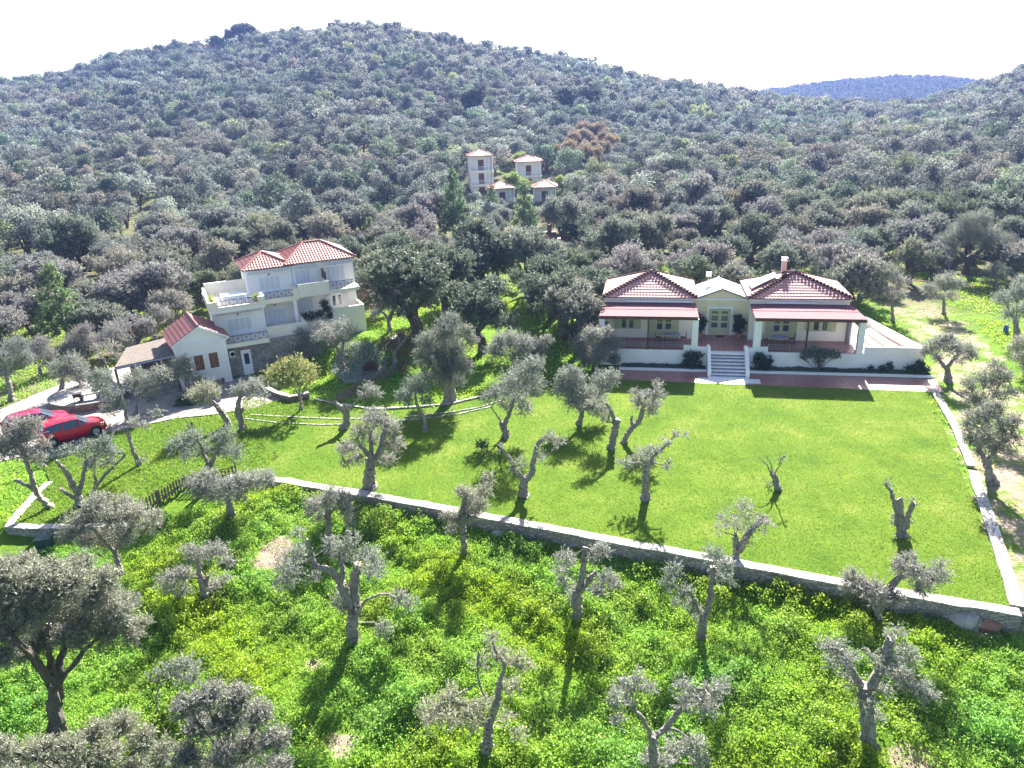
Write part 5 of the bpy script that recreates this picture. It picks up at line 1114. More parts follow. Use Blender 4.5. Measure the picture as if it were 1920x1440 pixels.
# --- around bungalow
T('dense grey olive bush hiding the left front corner of the bungalow', (1118,700), [([(1118,700),(1118,680)],5,4)], [(1092,650,22),(1110,632,19),(1143,650,22),(1130,632,14),(1120,668,22),(1098,675,16),(1150,676,14),(1140,622,10)], 'olive', 210, up=.7, group=GL)
T('dense grey bush in the shade left of the wide lawn olive', (968,700), [([(968,700),(968,685)],5,4)], [(930,660,20),(955,640,22),(985,650,22),(1010,655,18),(970,672,20),(1000,672,14),(935,640,13),(1025,640,12)], 'olive', 170, up=.5, group=GG)
def potted(u, v, sc, lab):
    q = bl(u, v, FL+.02); e = empty('potted_plant', q, 0, lab, 'potted plant'); m_ = MB(); m_.bar((0, 0, 0), (0, 0, .4), .2, M['terrapot'], .28, 12); m_.obj('pot', e)
    rg = np.random.default_rng(int(u*10+50)); C = [np.array([0, 0, .75]), np.array([.1, 0, 1.2]), np.array([-.1, .05, 1.6]), np.array([.25*sc, -.1, .9])]
    V, F, _ = crown(C, [.45, .5, .42, .35], rg, 260, .16, .09, 9, .2, (.2, .35)); link('foliage', npmesh('foliage', V, [F], [M['laurel']]), e)
potted(-1.95, 5.6, -1, 'tall dark leafy potted plant left of the entrance door'); potted(1.15, 5.6, -1, 'tall dark leafy potted plant right of the entrance door')
def shrub(label, u, v, blobs, mat='laurel', dens=260, L=.13, Wd=.07, name='shrub', stem=None):
    q = bl(u, v); e = empty(name, q, -BY, label, 'shrub'); rg = np.random.default_rng(int(u*31+99))
    V, F, st = crown([np.array(b_[:3]) for b_ in blobs], [b_[3] for b_ in blobs], rg, dens, L, Wd, 9, .25, (.2, .35)); link('foliage', npmesh('foliage', V, [F], [M[mat]]), e)
    W_ = Woody(); tv, tf = twigs(st, lambda c: np.array([0, 0, .2]), rg); W_.add(tv, tf)
    if stem: Q = np.array([[0, 0, -.1], [.03, 0, .4], [0, .02, stem]]); V2, F2, c2 = tube(Q, [.13, .1, .08], rg); W_.add(V2, F2)
    link('stem', W_.mesh('stem', [M['barkdark'], M['cut']]), e)
shrub('round dark green bush left of the white stairs', -2.6, 1.5, [(0, 0, .65, .75), (-.3, 0, 1.0, .55), (.3, .05, 1.1, .5), (-.35, -.1, .5, .5)])
shrub('round dark green bush right of the white stairs', 2.5, 1.5, [(0, 0, .65, .72), (.35, 0, .9, .52), (-.25, .05, 1.1, .5), (.3, -.1, .5, .5)])
shrub('wide umbrella shaped dark shrub on a stem in front of the right porch', 6.6, 1.5, [(-.9, 0, 1.45, .55), (-.3, 0, 1.6, .6), (.4, 0, 1.55, .6), (1.0, 0, 1.5, .5), (1.4, 0, 1.35, .32), (-.1, -.2, 1.2, .5), (-1.0, .1, 1.1, .35), (.1, 0, .75, .35)], 'olive_green', 230, .12, .05, stem=1.2)
shrub('dark leafy shrub at the right end of the planting bed', 13.6, 1.6, [(0, 0, .5, .55), (.5, 0, .45, .45), (-.5, 0, .45, .42), (.1, 0, .85, .35)])
shrub('low dark shrub against the white wall near its right end', 11.2, 1.7, [(0, 0, .4, .32), (-.8, 0, .35, .28), (.5, 0, .5, .3), (.45, 0, .8, .2)])
def bed(x0, x1, lab=None):
    rg = np.random.default_rng(int(x0*10+200)); n_ = int((x1-x0)*1500); P_ = np.stack([rg.uniform(x0, x1, n_), rg.uniform(1.22, 2.0, n_), np.zeros(n_)], 1)
    hh = .10+.16*(fnoise(P_[:, 0], P_[:, 1], 3, 2)*.5+.5); P_[:, 2] = rg.random(n_)*hh
    d = unit(rg.normal(0, .6, (n_, 3))+[0, 0, .8]); V, F = leafquads(P_, d, rg.uniform(.08, .16, n_), .06, rg); return V
V = np.concatenate([bed(-8.1, -1.7), bed(1.6, 14.4)]); o = link('ground_cover', npmesh('ground_cover', V, [np.arange(len(V)).reshape(-1, 4)], [M['olive_green']])); o.location = tuple(BO); o.rotation_euler.z = -BY; tag(o, kind='stuff')
# villa plants and terrace table
def palm(u, v, z, s, lab):
    e = empty('potted_palm', hl(u, v, z), 0, lab, 'potted plant'); m_ = MB(); m_.bar((0, 0, 0), (0, 0, .35), .16, M['terrapot'], .22, 12); m_.obj('pot', e); rg = np.random.default_rng(int(u*10+70))
    n_ = 90; d = unit(rg.normal(0, .7, (n_, 3))+[0, 0, .75]); V, F = leafquads(np.repeat([[0, 0, .4]], n_, 0)+rg.normal(0, .05, (n_, 3)), d, rg.uniform(.5, .95, n_)*s, .07, rg); link('foliage', npmesh('foliage', V, [F], [M['palm']]), e)
palm(-.3, 2.6, 5.45, 1.1, 'bushy potted palm at the left corner of the villa roof terrace'); palm(3.0, 2.1, 5.45, .7, 'small potted palm at the right end of the villa roof terrace')
e = empty('terrace_table', hl(1.4, 3.4, 5.45), H2Y, 'white covered table on the villa roof terrace', 'table')
m_ = MB(); m_.box(-1.0, 1.0, -.6, .6, .68, .76, M['plastic']); m_.obj('tabletop', e); m_ = MB()
for a in (-.9, .9):
    for b_ in (-.5, .5): m_ = MB(); m_.box(a-.04, a+.04, b_-.04, b_+.04, 0, .68, M['plastic']); m_.obj('leg', e)
T('dark ivy clump spilling over the villa ledge beside the french door', (612,600), [([(612,600),(612,595)],1.5,1)], [(607,570,8),(613,580,9),(600,590,9),(585,592,8),(620,592,8),(572,594,7)], 'laurel', 260, name='ivy_bush', cat='shrub', z=3.0)
# garden patch of silver plants and vine, agaves
rg = np.random.default_rng(5)
def patch_px(pxs, n_, mat, h, L, Wd, name='ground_cover'):
    poly = wpts(pxs); xs = [p[0] for p in poly]; ys = [p[1] for p in poly]
    x = rg.uniform(min(xs), max(xs), n_); y = rg.uniform(min(ys), max(ys), n_); k = inpoly(x, y, poly); x, y = x[k], y[k]
    z = height(x, y)+rg.random(len(x))*h*(.6+.4*fnoise(x, y, 2, 1)); d = unit(rg.normal(0, .6, (len(x), 3))+[0, 0, .7])
    V, F = leafquads(np.stack([x, y, z], 1), d, rg.uniform(.6, 1.2, len(x))*L, Wd, rg); tag(link(name, npmesh(name, V, [F], [M[mat]])), kind='stuff')
patch_px([(620,700),(640,678),(690,676),(730,685),(720,705),(690,715),(650,722)], 6000, 'silverplant', .35, .16, .08)
patch_px([(75,850),(170,826),(180,838),(110,860),(80,868)], 2500, 'silverplant', .3, .14, .08)
T('round dry reddish bush in the patch of silvery plants', (695,698), [([(695,698),(695,694)],2,1)], [(692,688,9),(700,685,9),(686,692,6),(704,692,6)], 'redleaf', 260, name='shrub', cat='shrub')
T('small dark bush alone on the lawn left of the forked olive', (903,842), [([(903,842),(903,838)],1.5,1)], [(896,836,6),(905,833,7),(912,838,6)], 'laurel', 260, name='shrub', cat='shrub')
for px, py, lab in ((360,800,'spiky yellowish plant alone at the lawn edge below the driveway'), (352,806,'')):
    if not lab: continue
    q = G(px, py); e = empty('spiky_plant', q, 0, lab, 'plant'); n_ = 40; d = unit(rg.normal(0, .6, (n_, 3))+[0, 0, .9]); V, F = leafquads(np.zeros((n_, 3)), d, rg.uniform(.5, .9, n_), .07, rg); link('leaves', npmesh('leaves', V, [F], [M['palm']]), e)

# ------------------------------------------------------------------ scattered grove: templates, individual copies, distant wood
def template(kind, seed):
    rg = np.random.default_rng(seed); W_ = Woody(); C, Rr = [], []
    if kind == 'pine':
        Hh = 7.5; V, F, c_ = tube(smooth_path([[0, 0, -.5], [.1, 0, 2], [0, .1, Hh*.95]], 10), np.linspace(.16, .04, 10), rg); W_.add(V, F); ends = [np.array([0, 0, 1.5+i]) for i in range(6)]
        for i in range(17):
            t = i/16; zz = 1.3+(Hh-1.5)*t; r0 = (1.75*(1-t)**.8+.1); a = i*2.4; C.append(np.array([r0*.75*math.cos(a), r0*.75*math.sin(a), zz])); Rr.append(.40+.5*(1-t))
        V, F, st = crown(np.array(C), Rr, rg, 100, .26, .10, 9, .35, (.4, .7)); mat = 'softpine'
    else:
        n_l = rg.integers(3, 5); th = rg.uniform(1.0, 1.6); top = np.array([rg.normal(0, .25), rg.normal(0, .25), th])
        V, F, c_ = tube(smooth_path([[0, 0, -.6], [rg.normal(0, .12), rg.normal(0, .12), th*.5], top], 7), np.linspace(.42, .27, 7), rg); W_.add(V, F); ends = []
        for i in range(n_l):
            a = 6.283*i/n_l+rg.uniform(-.4, .4); rr = rg.uniform(1.0, 1.7); zz = rg.uniform(2.6, 3.6); q = np.array([rr*math.cos(a), rr*math.sin(a), zz])
            V, F, c_ = tube(smooth_path([top, top*.5+q*.5+[0, 0, -.15], q], 7), np.linspace(.17, .06, 7), rg, 7); W_.add(V, F); ends.append(q); ends.append(q*.6+top*.4)
            for k in range(3): C.append(q+np.array([rg.normal(0, .55), rg.normal(0, .55), rg.uniform(-.2, 1.0)])); Rr.append(rg.uniform(.65, 1.1))
        for k in range(5): a = rg.uniform(0, 6.28); r0 = rg.uniform(.9, 2.2); C.append(np.array([r0*math.cos(a), r0*math.sin(a), rg.uniform(2.0, 3.4)])); Rr.append(rg.uniform(.5, .85))
        C.append(np.array([0, 0, 4.0])); Rr.append(1.1)
        dn = {'sparse': 75, 'dense': 125}[kind]; V, F, st = crown(np.array(C), Rr, rg, dn, .19, .078, 16, .35, (.35, .7)); mat = 'olive_dense'
    E_ = np.array(ends); tv, tf = twigs(st, lambda c: E_[np.argmin(np.linalg.norm(E_-c, axis=1))], rg, .02); W_.add(tv, tf)
    return npmesh('crown', V, [F], [M[mat]]), W_.mesh('trunk', [M['barkdark'], M['cut']])
TPL = [template('dense', s) for s in (11, 12, 13, 14, 15)] + [template('sparse', s) for s in (21, 22, 23)]
PINE = [template('pine', 31), template('pine', 32)]
def tinted(me, mat): m2 = me.copy(); m2.materials.clear(); m2.materials.append(M[mat]); return m2
TINTS = {'grey': [t[0] for t in TPL], 'green': [tinted(t[0], 'olive_green') for t in TPL], 'brownish': [tinted(t[0], 'olive_brown') for t in TPL], 'silvery': [tinted(t[0], 'mid_silver') for t in TPL]}
proto = {}
def place_tree(P_, sc, rz, tint, ti, label, group, name='olive_tree', cat='olive tree', sz=1.0, crown_me=None, trunk_me=None):
    e = empty(name, P_, rz, label, cat, group); e.scale = (sc, sc, sc*sz)
    link('trunk', trunk_me or TPL[ti][1], e); link('crown', crown_me or TINTS[tint][ti], e); return e
PROTECT = [((872, 272, 932, 360), 160), ((956, 285, 1024, 334), 170), ((916, 338, 972, 368), 148), ((994, 336, 1048, 374), 148), ((382, 86, 404, 96), 500), ((1022, 428, 1042, 448), 106), ((1100, 500, 1650, 720), 62), ((235, 560, 275, 625), 72), ((832, 372, 880, 440), 117), ((962, 372, 1008, 436), 117), ((84, 505, 152, 590), 77)]
CUTX = [-200, 0, 60, 200, 240, 330, 380, 690, 760, 900, 1040, 1110, 1640, 1690, 1760, 1920, 2200]
CUTY = [760, 700, 700, 668, 640, 600, 595, 585, 640, 690, 680, 612, 612, 548, 512, 512, 525]
GAPS = [(285, 420, 42, 22), (20, 520, 60, 26), (1355, 370, 16, 16), (800, 560, 60, 16), (700, 570, 40, 18), (1700, 380, 16, 10), (430, 400, 30, 8), (250, 470, 30, 10), (150, 540, 34, 12), (640, 470, 20, 8), (1500, 340, 20, 8), (1750, 350, 24, 8), (1240, 440, 16, 8), (560, 480, 20, 6)]
def ok_tree(x, y, z, D, rad, hgt, strict=True):
    px, py, ppm = proj((x, y, z))
    if px < -160 or px > 2080: return None
    if py > np.interp(px, CUTX, CUTY): return None
    for (gx_, gy_, ga, gb) in GAPS:
        if ((px-gx_)/ga)**2+((py-gy_)/gb)**2 < 1: return None
    ty = py-hgt*ppm*.95; hw = rad*ppm*.9
    for (r_, Dp) in PROTECT:
        if D < Dp and px+hw > r_[0] and px-hw < r_[2] and ty < r_[3] and py > r_[1]: return None
        if -6 < D-Dp < 11 and px+hw*.8 > r_[0] and px-hw*.8 < r_[2] and 120 < Dp < 200: return None
    return px, py, ppm
rg = np.random.default_rng(77)
cand = []
sp = 5.5; y = 40.
while y < 660:
    s_ = sp*(1 if y < 260 else 1.05); x = -y*.80-20
    while x < y*.80+20:
        X_, Y_ = x+rg.uniform(-.42, .42)*s_, y+rg.uniform(-.42, .42)*s_; D = math.hypot(X_, Y_); az = math.atan2(X_, Y_)
        if D < float(np.interp(az, R_AZ, R_D))*1.06 and D > 50:
            sc = rg.uniform(.8, 1.65)*(1.0 if D > 110 else .8)
            Z_ = float(height(X_, Y_))-.1
            for f_ in (1, .6, .42):
                q = ok_tree(X_, Y_, Z_, D, 2.5*sc*f_, 4.9*sc*f_)
                if q is not None or D < 80: break
            sc *= f_
            if q is not None:
                p_keep = 1.0
                if q[0] < 300 and q[1] > 430: p_keep = .9
                if D < 100 and q[0] > 1640: p_keep = .97
                if rg.random() < p_keep: cand.append((D, X_, Y_, Z_, sc, q[0], q[1], q[2]))
        x += s_
    y += s_*.92
EXTRA = [(905,660),(950,636),(1002,645),(1052,632),(885,612),(1092,614),(930,600),(985,604),(1038,598),(1084,662),(775,612),(835,590),(1648,548),(1700,530),(1748,522),(1862,516),(1902,532),(28,612),(200,640),(255,655),(330,622)]
for i, (px, py) in enumerate(EXTRA):
    q = G(px, py); D = math.hypot(q[0], q[1]); cand = [c_ for c_ in cand if (c_[1]-q[0])**2+(c_[2]-q[1])**2 > 10.]
    cand.append((D, q[0], q[1], q[2]-.1, [.95, 1.1, .85, 1.02, .9][i % 5]*(.9 if px > 1600 or px < 340 else 1.05), px, py, proj(q)[2]))
cand.sort()
specials = []
def special(px, py_base, D, mat, sc, sz, label, name, cat, pine=False, group=None):
    d = ray(px, py_base); t = D/math.hypot(d[0], d[1]); X_, Y_ = CAM[0]+d[0]*t, CAM[1]+d[1]*t; Z_ = float(height(X_, Y_))
    if pine: cm, tm = (PINE[0][0] if mat == 'softpine' else tinted(PINE[0][0], mat)), PINE[0][1]
    else: cm, tm = tinted(TPL[len(specials) % 5][0], mat), TPL[len(specials) % 5][1]
    e = place_tree((X_, Y_, Z_-.1), sc, px*.7, None, 0, label, group, name, cat, sz, cm, tm); specials.append((X_, Y_, 2.4*sc)); return e
special(966, 378, 157, 'spring', 1.1, .95, 'bright yellow green tree in the middle of the four cottages', 'spring_tree', 'tree')
special(1056, 372, 158, 'spring', .8, 1.0, 'bright yellow green tree right of the lower right cottage', 'spring_tree', 'tree')
special(972, 305, 185, 'spring', .9, 1.1, 'small pale yellow green tree above the cottages', 'spring_tree', 'tree')
special(800, 158, 300, 'spring', 1.0, 1.0, 'faint yellow green tree high on the central slope', 'spring_tree', 'tree')
special(886, 208, 262, 'pine', 1.55, 1.5, 'very dark rounded tree standing out on the slope above the cottages', 'dark_tree', 'tree')
special(1062, 190, 290, 'pine', 2.1, .95, 'dark umbrella crowned pine on the slope, left one of a pair', 'umbrella_pine', 'pine tree')
special(1100, 188, 290, 'pine', 2.0, 1.0, 'dark umbrella crowned pine on the slope, right one of a pair', 'umbrella_pine', 'pine tree')
for i, (px, sc, lab) in enumerate(((410, 2.3, 'leftmost tall dark tree of the clump on the left ridge'), (432, 2.6, 'second tall dark tree from the left in the clump on the ridge'), (456, 3.0, 'broadest tall dark tree in the middle of the clump on the ridge'), (480, 2.6, 'tall dark tree right of the broadest one on the ridge'), (507, 1.6, 'small dark tree at the right end of the clump on the ridge'))):
    special(px, 92, 490, 'pine', sc*.72, 1.1, lab, 'ridge_pine', 'pine tree', group='tall dark trees on the left ridge')
RUSTY = [(1072,300,190),(1098,305,188),(1125,298,190),(1075,268,205),(1102,262,208),(1130,258,210),(1088,232,228),(1118,236,226),(1140,280,200),(1100,330,175)]
for i, (px, py, D) in enumerate(RUSTY): special(px, py, D, 'rust', 1.3, 1.2, 'rusty brown leafed tree in the brown cluster right of the cottages', 'rusty_tree', 'tree', group='rusty brown trees right of the cottages')
special(855, 452, 118, 'softpine', 1.3, 1.1, 'tall pale green conifer left of the cottages', 'conifer', 'conifer', True)
special(985, 452, 118, 'softpine', 1.15, .95, 'pointed pale green conifer below the cottages', 'conifer', 'conifer', True)
special(925, 430, 128, 'softpine', .95, .95, 'slim green conifer left in front of the lower left cottage', 'conifer', 'conifer', True)
special(715, 445, 125, 'softpine', .8, .9, 'small conifer among olives behind the villa roofs', 'conifer', 'conifer', True)
special(118, 606, 79, 'softpine', 1.2, .85, 'soft green conifer between olives at the far left behind the driveway', 'conifer', 'conifer', True)
special(700, 480, 108, 'softpine', .7, 1.0, 'short green conifer just right of the villa roof', 'conifer', 'conifer', True)
def clear(X_, Y_, f=.75):
    return all((X_-a)**2+(Y_-b_)**2 > (r_*f)**2 for a, b_, r_ in specials)
cand = [c_ for c_ in cand if clear(c_[1], c_[2])]
def zone(px, py, D):
    if D < 78 and 700 < px < 1110: return 'in the dark thicket between the villa and the bungalow'
    if D < 95 and px < 330: return 'in the loose grove left of the villa'
    if D < 95 and px <= 760: return 'close behind the villa'
    if D < 95 and px < 1110: return 'in the grove between villa and bungalow'
    if D < 95 and px < 1640: return 'close behind the bungalow roofs'
    if D < 95: return 'at the edge of the grove beyond the dirt track'
    if px < 450: return 'on the lower slope at far left'
    if px < 850: return 'on the lower slope above the villa'
    if px < 1110: return 'around the hillside cottages'
    if px < 1500: return 'on the lower slope above the bungalow'
    return 'on the lower slope at far right'
NIND = 236
for i, (D, X_, Y_, Z_, sc, px, py, ppm) in enumerate(cand[:NIND]):
    r_ = rg.random(); tint = 'grey' if r_ < .42 else 'green' if r_ < .56 else 'silvery' if r_ < .91 else 'brownish'
    if 700 < px < 1110 and D < 90: tint = 'green' if r_ < .6 else 'grey'
    if px < 330 and D < 110: tint = 'silvery' if r_ < .6 else 'grey'
    ti = int(rg.integers(0, 8)) if not (px < 330) else int(rg.integers(4, 8))
    if 700 < px < 1110 and D < 90: ti = int(rg.integers(0, 5)); sc *= 1.2
    size = 'small' if sc < .86 else 'large' if sc > 1.08 else 'medium sized'
    habit = 'thin crowned' if ti >= 5 else 'full crowned'
    zn = zone(px, py, D)
    place_tree((X_, Y_, Z_), sc, rg.uniform(0, 6.28), tint, ti, f'{size} {habit} {tint} olive {zn}', f'olive trees {zn}', sz=rg.uniform(.85, 1.12))
rest = cand[NIND:]
# distant wood: one mass
def cloud(N, card, seed, rgc):
    rgl = np.random.default_rng(seed); nb = 9; C = []; R_ = []
    for k in range(nb): a = rgl.uniform(0, 6.28); r0 = rgl.uniform(.3, 1.8); C.append([r0*math.cos(a), r0*math.sin(a), rgl.uniform(2.2, 4.2)-.25*r0]); R_.append(rgl.uniform(.7, 1.15))
    C = np.array(C); R_ = np.array(R_); ix = rgl.integers(0, nb, N); u = unit(rgl.normal(size=(N, 3)))*(rgl.random((N, 1))**.2); u[:, 2] = np.where(u[:, 2] < -.45, -u[:, 2], u[:, 2])
    P_ = C[ix]+u*R_[ix][:, None]; d = unit(u*.25+rgl.normal(0, .6, (N, 3))+[0, 0, .1]); V, F = leafquads(P_, d, rgl.uniform(.7, 1.3, N)*card, card*.6, rgl, u+[0, 0, .3]); return V
LODS = [(0, 175, 1700, .27), (175, 250, 1100, .34), (250, 340, 650, .45), (340, 2000, 360, .62)]
Vall, Tall = [], []
Vtr, Ftr, ntr = [], [], 0
for (d0, d1, N, card) in LODS:
    sets = [cloud(N, card, 100+k+int(d0), None) for k in range(7)]
    for (D, X_, Y_, Z_, sc, px, py, ppm) in rest:
        if not (d0 <= D < d1): continue
        Vc = sets[int(rg.integers(0, 7))]; a = rg.uniform(0, 6.28); ca_, sa_ = math.cos(a), math.sin(a); s3 = sc*np.array([rg.uniform(.9, 1.25), rg.uniform(.9, 1.25), rg.uniform(.8, 1.15)])
        Q = Vc*s3; Q = np.stack([Q[:, 0]*ca_-Q[:, 1]*sa_+X_, Q[:, 0]*sa_+Q[:, 1]*ca_+Y_, Q[:, 2]+Z_], 1); Vall.append(Q.astype(np.float32))
        b_ = rg.uniform(.62, 1.4); t = np.array([b_, b_, b_]); r_ = rg.random(); pn = fnoise(X_, Y_, .03, 6)
        if r_ < .10: t *= (1.15, 1.02, 1.0)
        elif r_ < .30: t *= (.85, 1.05, .8)
        elif r_ < .34: t *= (1.4, 1.5, .9)
        elif r_ < .5: t *= (1.3, 1.32, 1.3)
        elif r_ < .60: t *= (.55, .62, .66)
        elif r_ < .40: t *= (.55, .62, .6)
        t *= (1+.12*pn, 1, 1-.05*pn)
        Tall.append(np.broadcast_to(t, (len(Q), 3)).astype(np.float32))
        if D < 260:
            for k in range(3):
                aa = rg.uniform(0, 6.28); A_ = np.array([X_, Y_, Z_-.4]); B_ = A_+np.array([math.cos(aa)*1.1, math.sin(aa)*1.1, 3.3*sc]); w_ = .16*sc
                Vtr.append(np.array([A_+[w_, 0, 0], A_+[-w_*.5, w_*.86, 0], A_+[-w_*.5, -w_*.86, 0], B_+[w_*.4, 0, 0], B_+[-w_*.2, w_*.3, 0], B_+[-w_*.2, -w_*.3, 0]]))
                Ftr.append(np.array([(0, 1, 4, 3), (1, 2, 5, 4), (2, 0, 3, 5)])+ntr); ntr += 6
# far hill canopy
rgf = np.random.default_rng(9); sets = [cloud(70, 1.5, 300+k, None) for k in range(4)]
for gx_ in np.arange(-330, 330, 8.5):
    for gy_ in np.arange(-190, 60, 9.):
        a, b_ = gx_+rgf.uniform(-4, 4), gy_+rgf.uniform(-4, 4); z = float(farz(a, b_))
        if z < 4: continue
        X_, Y_ = cx+a*ca+b_*sa, cy-a*sa+b_*ca
        Q = sets[int(rgf.integers(0, 4))]*rgf.uniform(1.1, 1.6)+np.array([X_, Y_, z-1.5]); Vall.append(Q.astype(np.float32)); Tall.append(np.full((len(Q), 3), rgf.uniform(.35, .62), np.float32))
V = np.concatenate(Vall); Tt = np.concatenate(Tall)
wood = link('distant_olive_wood', npmesh('distant_olive_wood', V, [np.arange(len(V)).reshape(-1, 4)], [M['wood_leaf']], tint=Tt)); tag(wood, kind='stuff')
if Vtr:
    tr_o = link('distant_trunks', npmesh('distant_trunks', np.concatenate(Vtr), [np.concatenate(Ftr)], [M['barkdark']])); tr_o.parent = wood
print('wood trees', len(rest), 'cards', len(V)//4, 'individual', min(NIND, len(cand)), 'dist of last individual', cand[min(NIND, len(cand))-1][0])

# ------------------------------------------------------------------ meadow plants, flowers, lawn grass
rg = np.random.default_rng(21)
def in_view(x, y, z, m=40):
    P_ = np.stack([x, y, z], 1)-CAM; zz = P_@fwd; px = 960+FPX*(P_@RT)/zz; py = 720-FPX*(P_@UP)/zz
    return (px > -m) & (px < 1920+m) & (py > 0) & (py < 1440+m*3)
SP = []
for (cx_, cy_, r_) in [(515,1035,1.3),(490,1050,.9),(1700,1425,1.1),(640,1400,.8),(590,1245,.5),(1835,1172,.9)]:
    q = G(cx_, cy_); SP.append((q[0], q[1], r_))
n_ = 235000
D = np.sqrt(rg.uniform(12.**2, 40.**2, n_)); az = rg.uniform(-.95, .95, n_); x, y = D*np.sin(az), D*np.cos(az)
s = np.interp(x, FX, FY)-y; z = height(x, y); k = (s > .35) & in_view(x, y, z)
for a, b_, r_ in SP: k &= (np.hypot(x-a, (y-b_)*.8)+fnoise(x, y, 3.1, 2)*.5*r_+fnoise(x, y, 7.7, 3)*.3*r_+rg.normal(0, .12, n_)*r_ > r_*.75) | (rg.random(n_) < .12)
x, y, z, s = x[k], y[k], z[k], s[k]
nz = fnoise(x, y, .7, 7)*.45+fnoise(x, y, 2.3, 8)*.4+fnoise(x, y, 5.3, 9)*.3; lush = np.clip(.5+nz*.9, 0, 1)
keep = rg.random(len(x)) < .35+.65*lush; x, y, z, lush, s = x[keep], y[keep], z[keep], lush[keep], s[keep]
K = 6; m_ = len(x); hgt = .05+.6*lush**2+.1*(s < 1.2)
P_ = np.stack([np.repeat(x, K)+rg.normal(0, .07, m_*K), np.repeat(y, K)+rg.normal(0, .07, m_*K), np.repeat(z-.05, K)+rg.random(m_*K)*np.repeat(hgt, K)], 1)
d = unit(rg.normal(0, .75, (m_*K, 3))+[0, 0, .45]); Lf = np.repeat(.045+.038*lush, K)*rg.uniform(.7, 1.4, m_*K)
V, F = leafquads(P_, d, Lf*1.35, Lf*.85, rg)
hue = fnoise(x, y, .5, 9); hue2 = fnoise(x, y, 1.7, 10)
tn = np.stack([np.clip(.93+.2*hue, .65, 1.05), np.clip(1.08+.12*hue2, .85, 1.3), np.clip(1.2-.9*hue, .3, 2.2)], 1)*(1-.22*lush[:, None]); tn = np.repeat(np.repeat(tn, K, 0), 4, 0)
tag(link('meadow_weeds', npmesh('meadow_weeds', V, [F], [M['weed']], tint=tn)), kind='stuff')
fm = (fnoise(x, y, .45, 12) > -.15) & (rg.random(m_) < .045); xf, yf, zf, hf = x[fm], y[fm], z[fm], hgt[fm]; nf = len(xf)
P_ = np.stack([xf, yf, zf+hf+.03], 1); d = unit(rg.normal(0, 1, (nf, 3))*[1, 1, .3]); V, F = leafquads(P_, d, rg.uniform(.035, .07, nf), .045, rg)
tag(link('yellow_flowers', npmesh('yellow_flowers', V, [F], [M['flower']])), kind='stuff')
# rough grass of gardens and right bank
n_ = 60000
D = np.sqrt(rg.uniform(30.**2, 95.**2, n_)); az = rg.uniform(-.68, .68, n_); x, y = D*np.sin(az), D*np.cos(az); z = height(x, y)
s = np.interp(x, FX, FY)-y; hx, hy = (x-H2O[0])*hU[0]+(y-H2O[1])*hU[1], (x-H2O[0])*hV[0]+(y-H2O[1])*hV[1]; bx, by = (x-BO[0])*bU[0]+(y-BO[1])*bU[1], (x-BO[0])*bV[0]+(y-BO[1])*bV[1]
k = (s < -.3) & in_view(x, y, z) & ~inpoly(x, y, lawn_poly) & ~inpoly(x, y, drive_poly) & ~((hx > -5) & (hx < 12.5) & (hy > .3) & (hy < 11)) & ~((bx > -10) & (bx < 14.6) & (by > -2) & (by < 11))
sd = np.minimum(seg_dist(x, y, track), 99); k &= (sd > 3.2) | (rg.random(n_) < .1); k &= (fnoise(x, y, .35, 14)+fnoise(x, y, 1.1, 15)*.6 > -.25) | (rg.random(n_) < .15)
x, y, z = x[k], y[k], z[k]; K = 4; m_ = len(x)
P_ = np.stack([np.repeat(x, K)+rg.normal(0, .15, m_*K), np.repeat(y, K)+rg.normal(0, .15, m_*K), np.repeat(z-.08, K)+rg.random(m_*K)*.12], 1)
d = unit(rg.normal(0, .6, (m_*K, 3))+[0, 0, .7]); V, F = leafquads(P_, d, rg.uniform(.10, .24, m_*K), .10, rg)
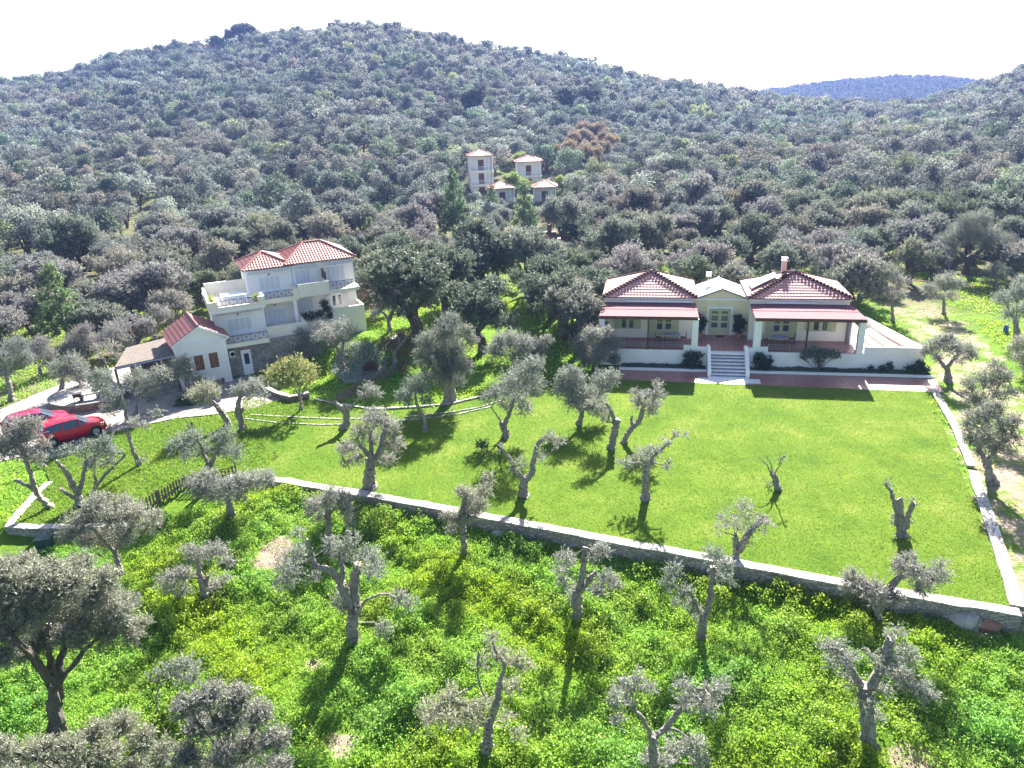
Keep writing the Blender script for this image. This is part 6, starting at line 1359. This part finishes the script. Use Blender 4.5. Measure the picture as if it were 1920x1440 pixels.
hue = np.repeat(np.repeat(fnoise(x, y, .4, 9), K), 4); tn = np.stack([.95+.3*hue, np.ones_like(hue), 1-.3*hue], 1)
tag(link('rough_grass', npmesh('rough_grass', V, [F], [M['weed']], tint=tn)), kind='stuff')
# mown lawn blades
n_ = 420000
xs = [p[0] for p in lawn_poly]; ys = [p[1] for p in lawn_poly]; x = rg.uniform(min(xs), max(xs), n_); y = rg.uniform(min(ys), max(ys), n_); k = inpoly(x, y, lawn_poly); x, y = x[k], y[k]
rough = x < -15+1.5*fnoise(x, y, .7, 17)
k = rg.random(len(x)) < np.where(rough, 1, .85); x, y, rough = x[k], y[k], rough[k]
d = unit(rg.normal(0, .55, (len(x), 3))+[0, 0, .75]); V, F = leafquads(np.stack([x, y, np.full(len(x), -.01)], 1), d, rg.uniform(.05, .10, len(x))*np.where(rough, 1.6, 1)*(1+.4*fnoise(x, y, 9., 31)), np.where(rough, .045, .03), rg)
hue = fnoise(x, y, .38, 18)*.6+fnoise(x, y, 1.9, 19)*.4+.035*(x-4); tn = np.stack([np.clip(.97+.24*hue, .6, 1.25), np.clip(1+.10*hue, .75, 1.25), np.clip(1+.1*hue, .5, 1.5)], 1)*np.clip(1+.16*fnoise(x, y, 1.3, 20)+.16*fnoise(x, y, 7.1, 22)+.2*fnoise(x, y, 17., 23), .5, 1.4)[:, None]
tag(link('lawn_grass', npmesh('lawn_grass', V, [F], [M['grassblade']], tint=np.repeat(tn, 4, 0))), kind='stuff')

# ------------------------------------------------------------------ haze
m, n, b = newmat('pale_haze'); n.nodes.remove(b)
pv = NN(n, 'ShaderNodeVolumePrincipled'); pv.inputs['Color'].default_value = (.27, .41, .95, 1); pv.inputs['Density'].default_value = .0002; pv.inputs['Anisotropy'].default_value = .25
n.links.new(pv.outputs[0], n.nodes['Material Output'].inputs['Volume'])
zlo = min(float(Vt[:, 2].min()), float(Vh[:, 2].min()))-1.0; mb = MB(); mb.box(-1300, 1300, -30, 1700, zlo, 92, m); o = mb.obj('haze'); tag(o, kind='stuff')
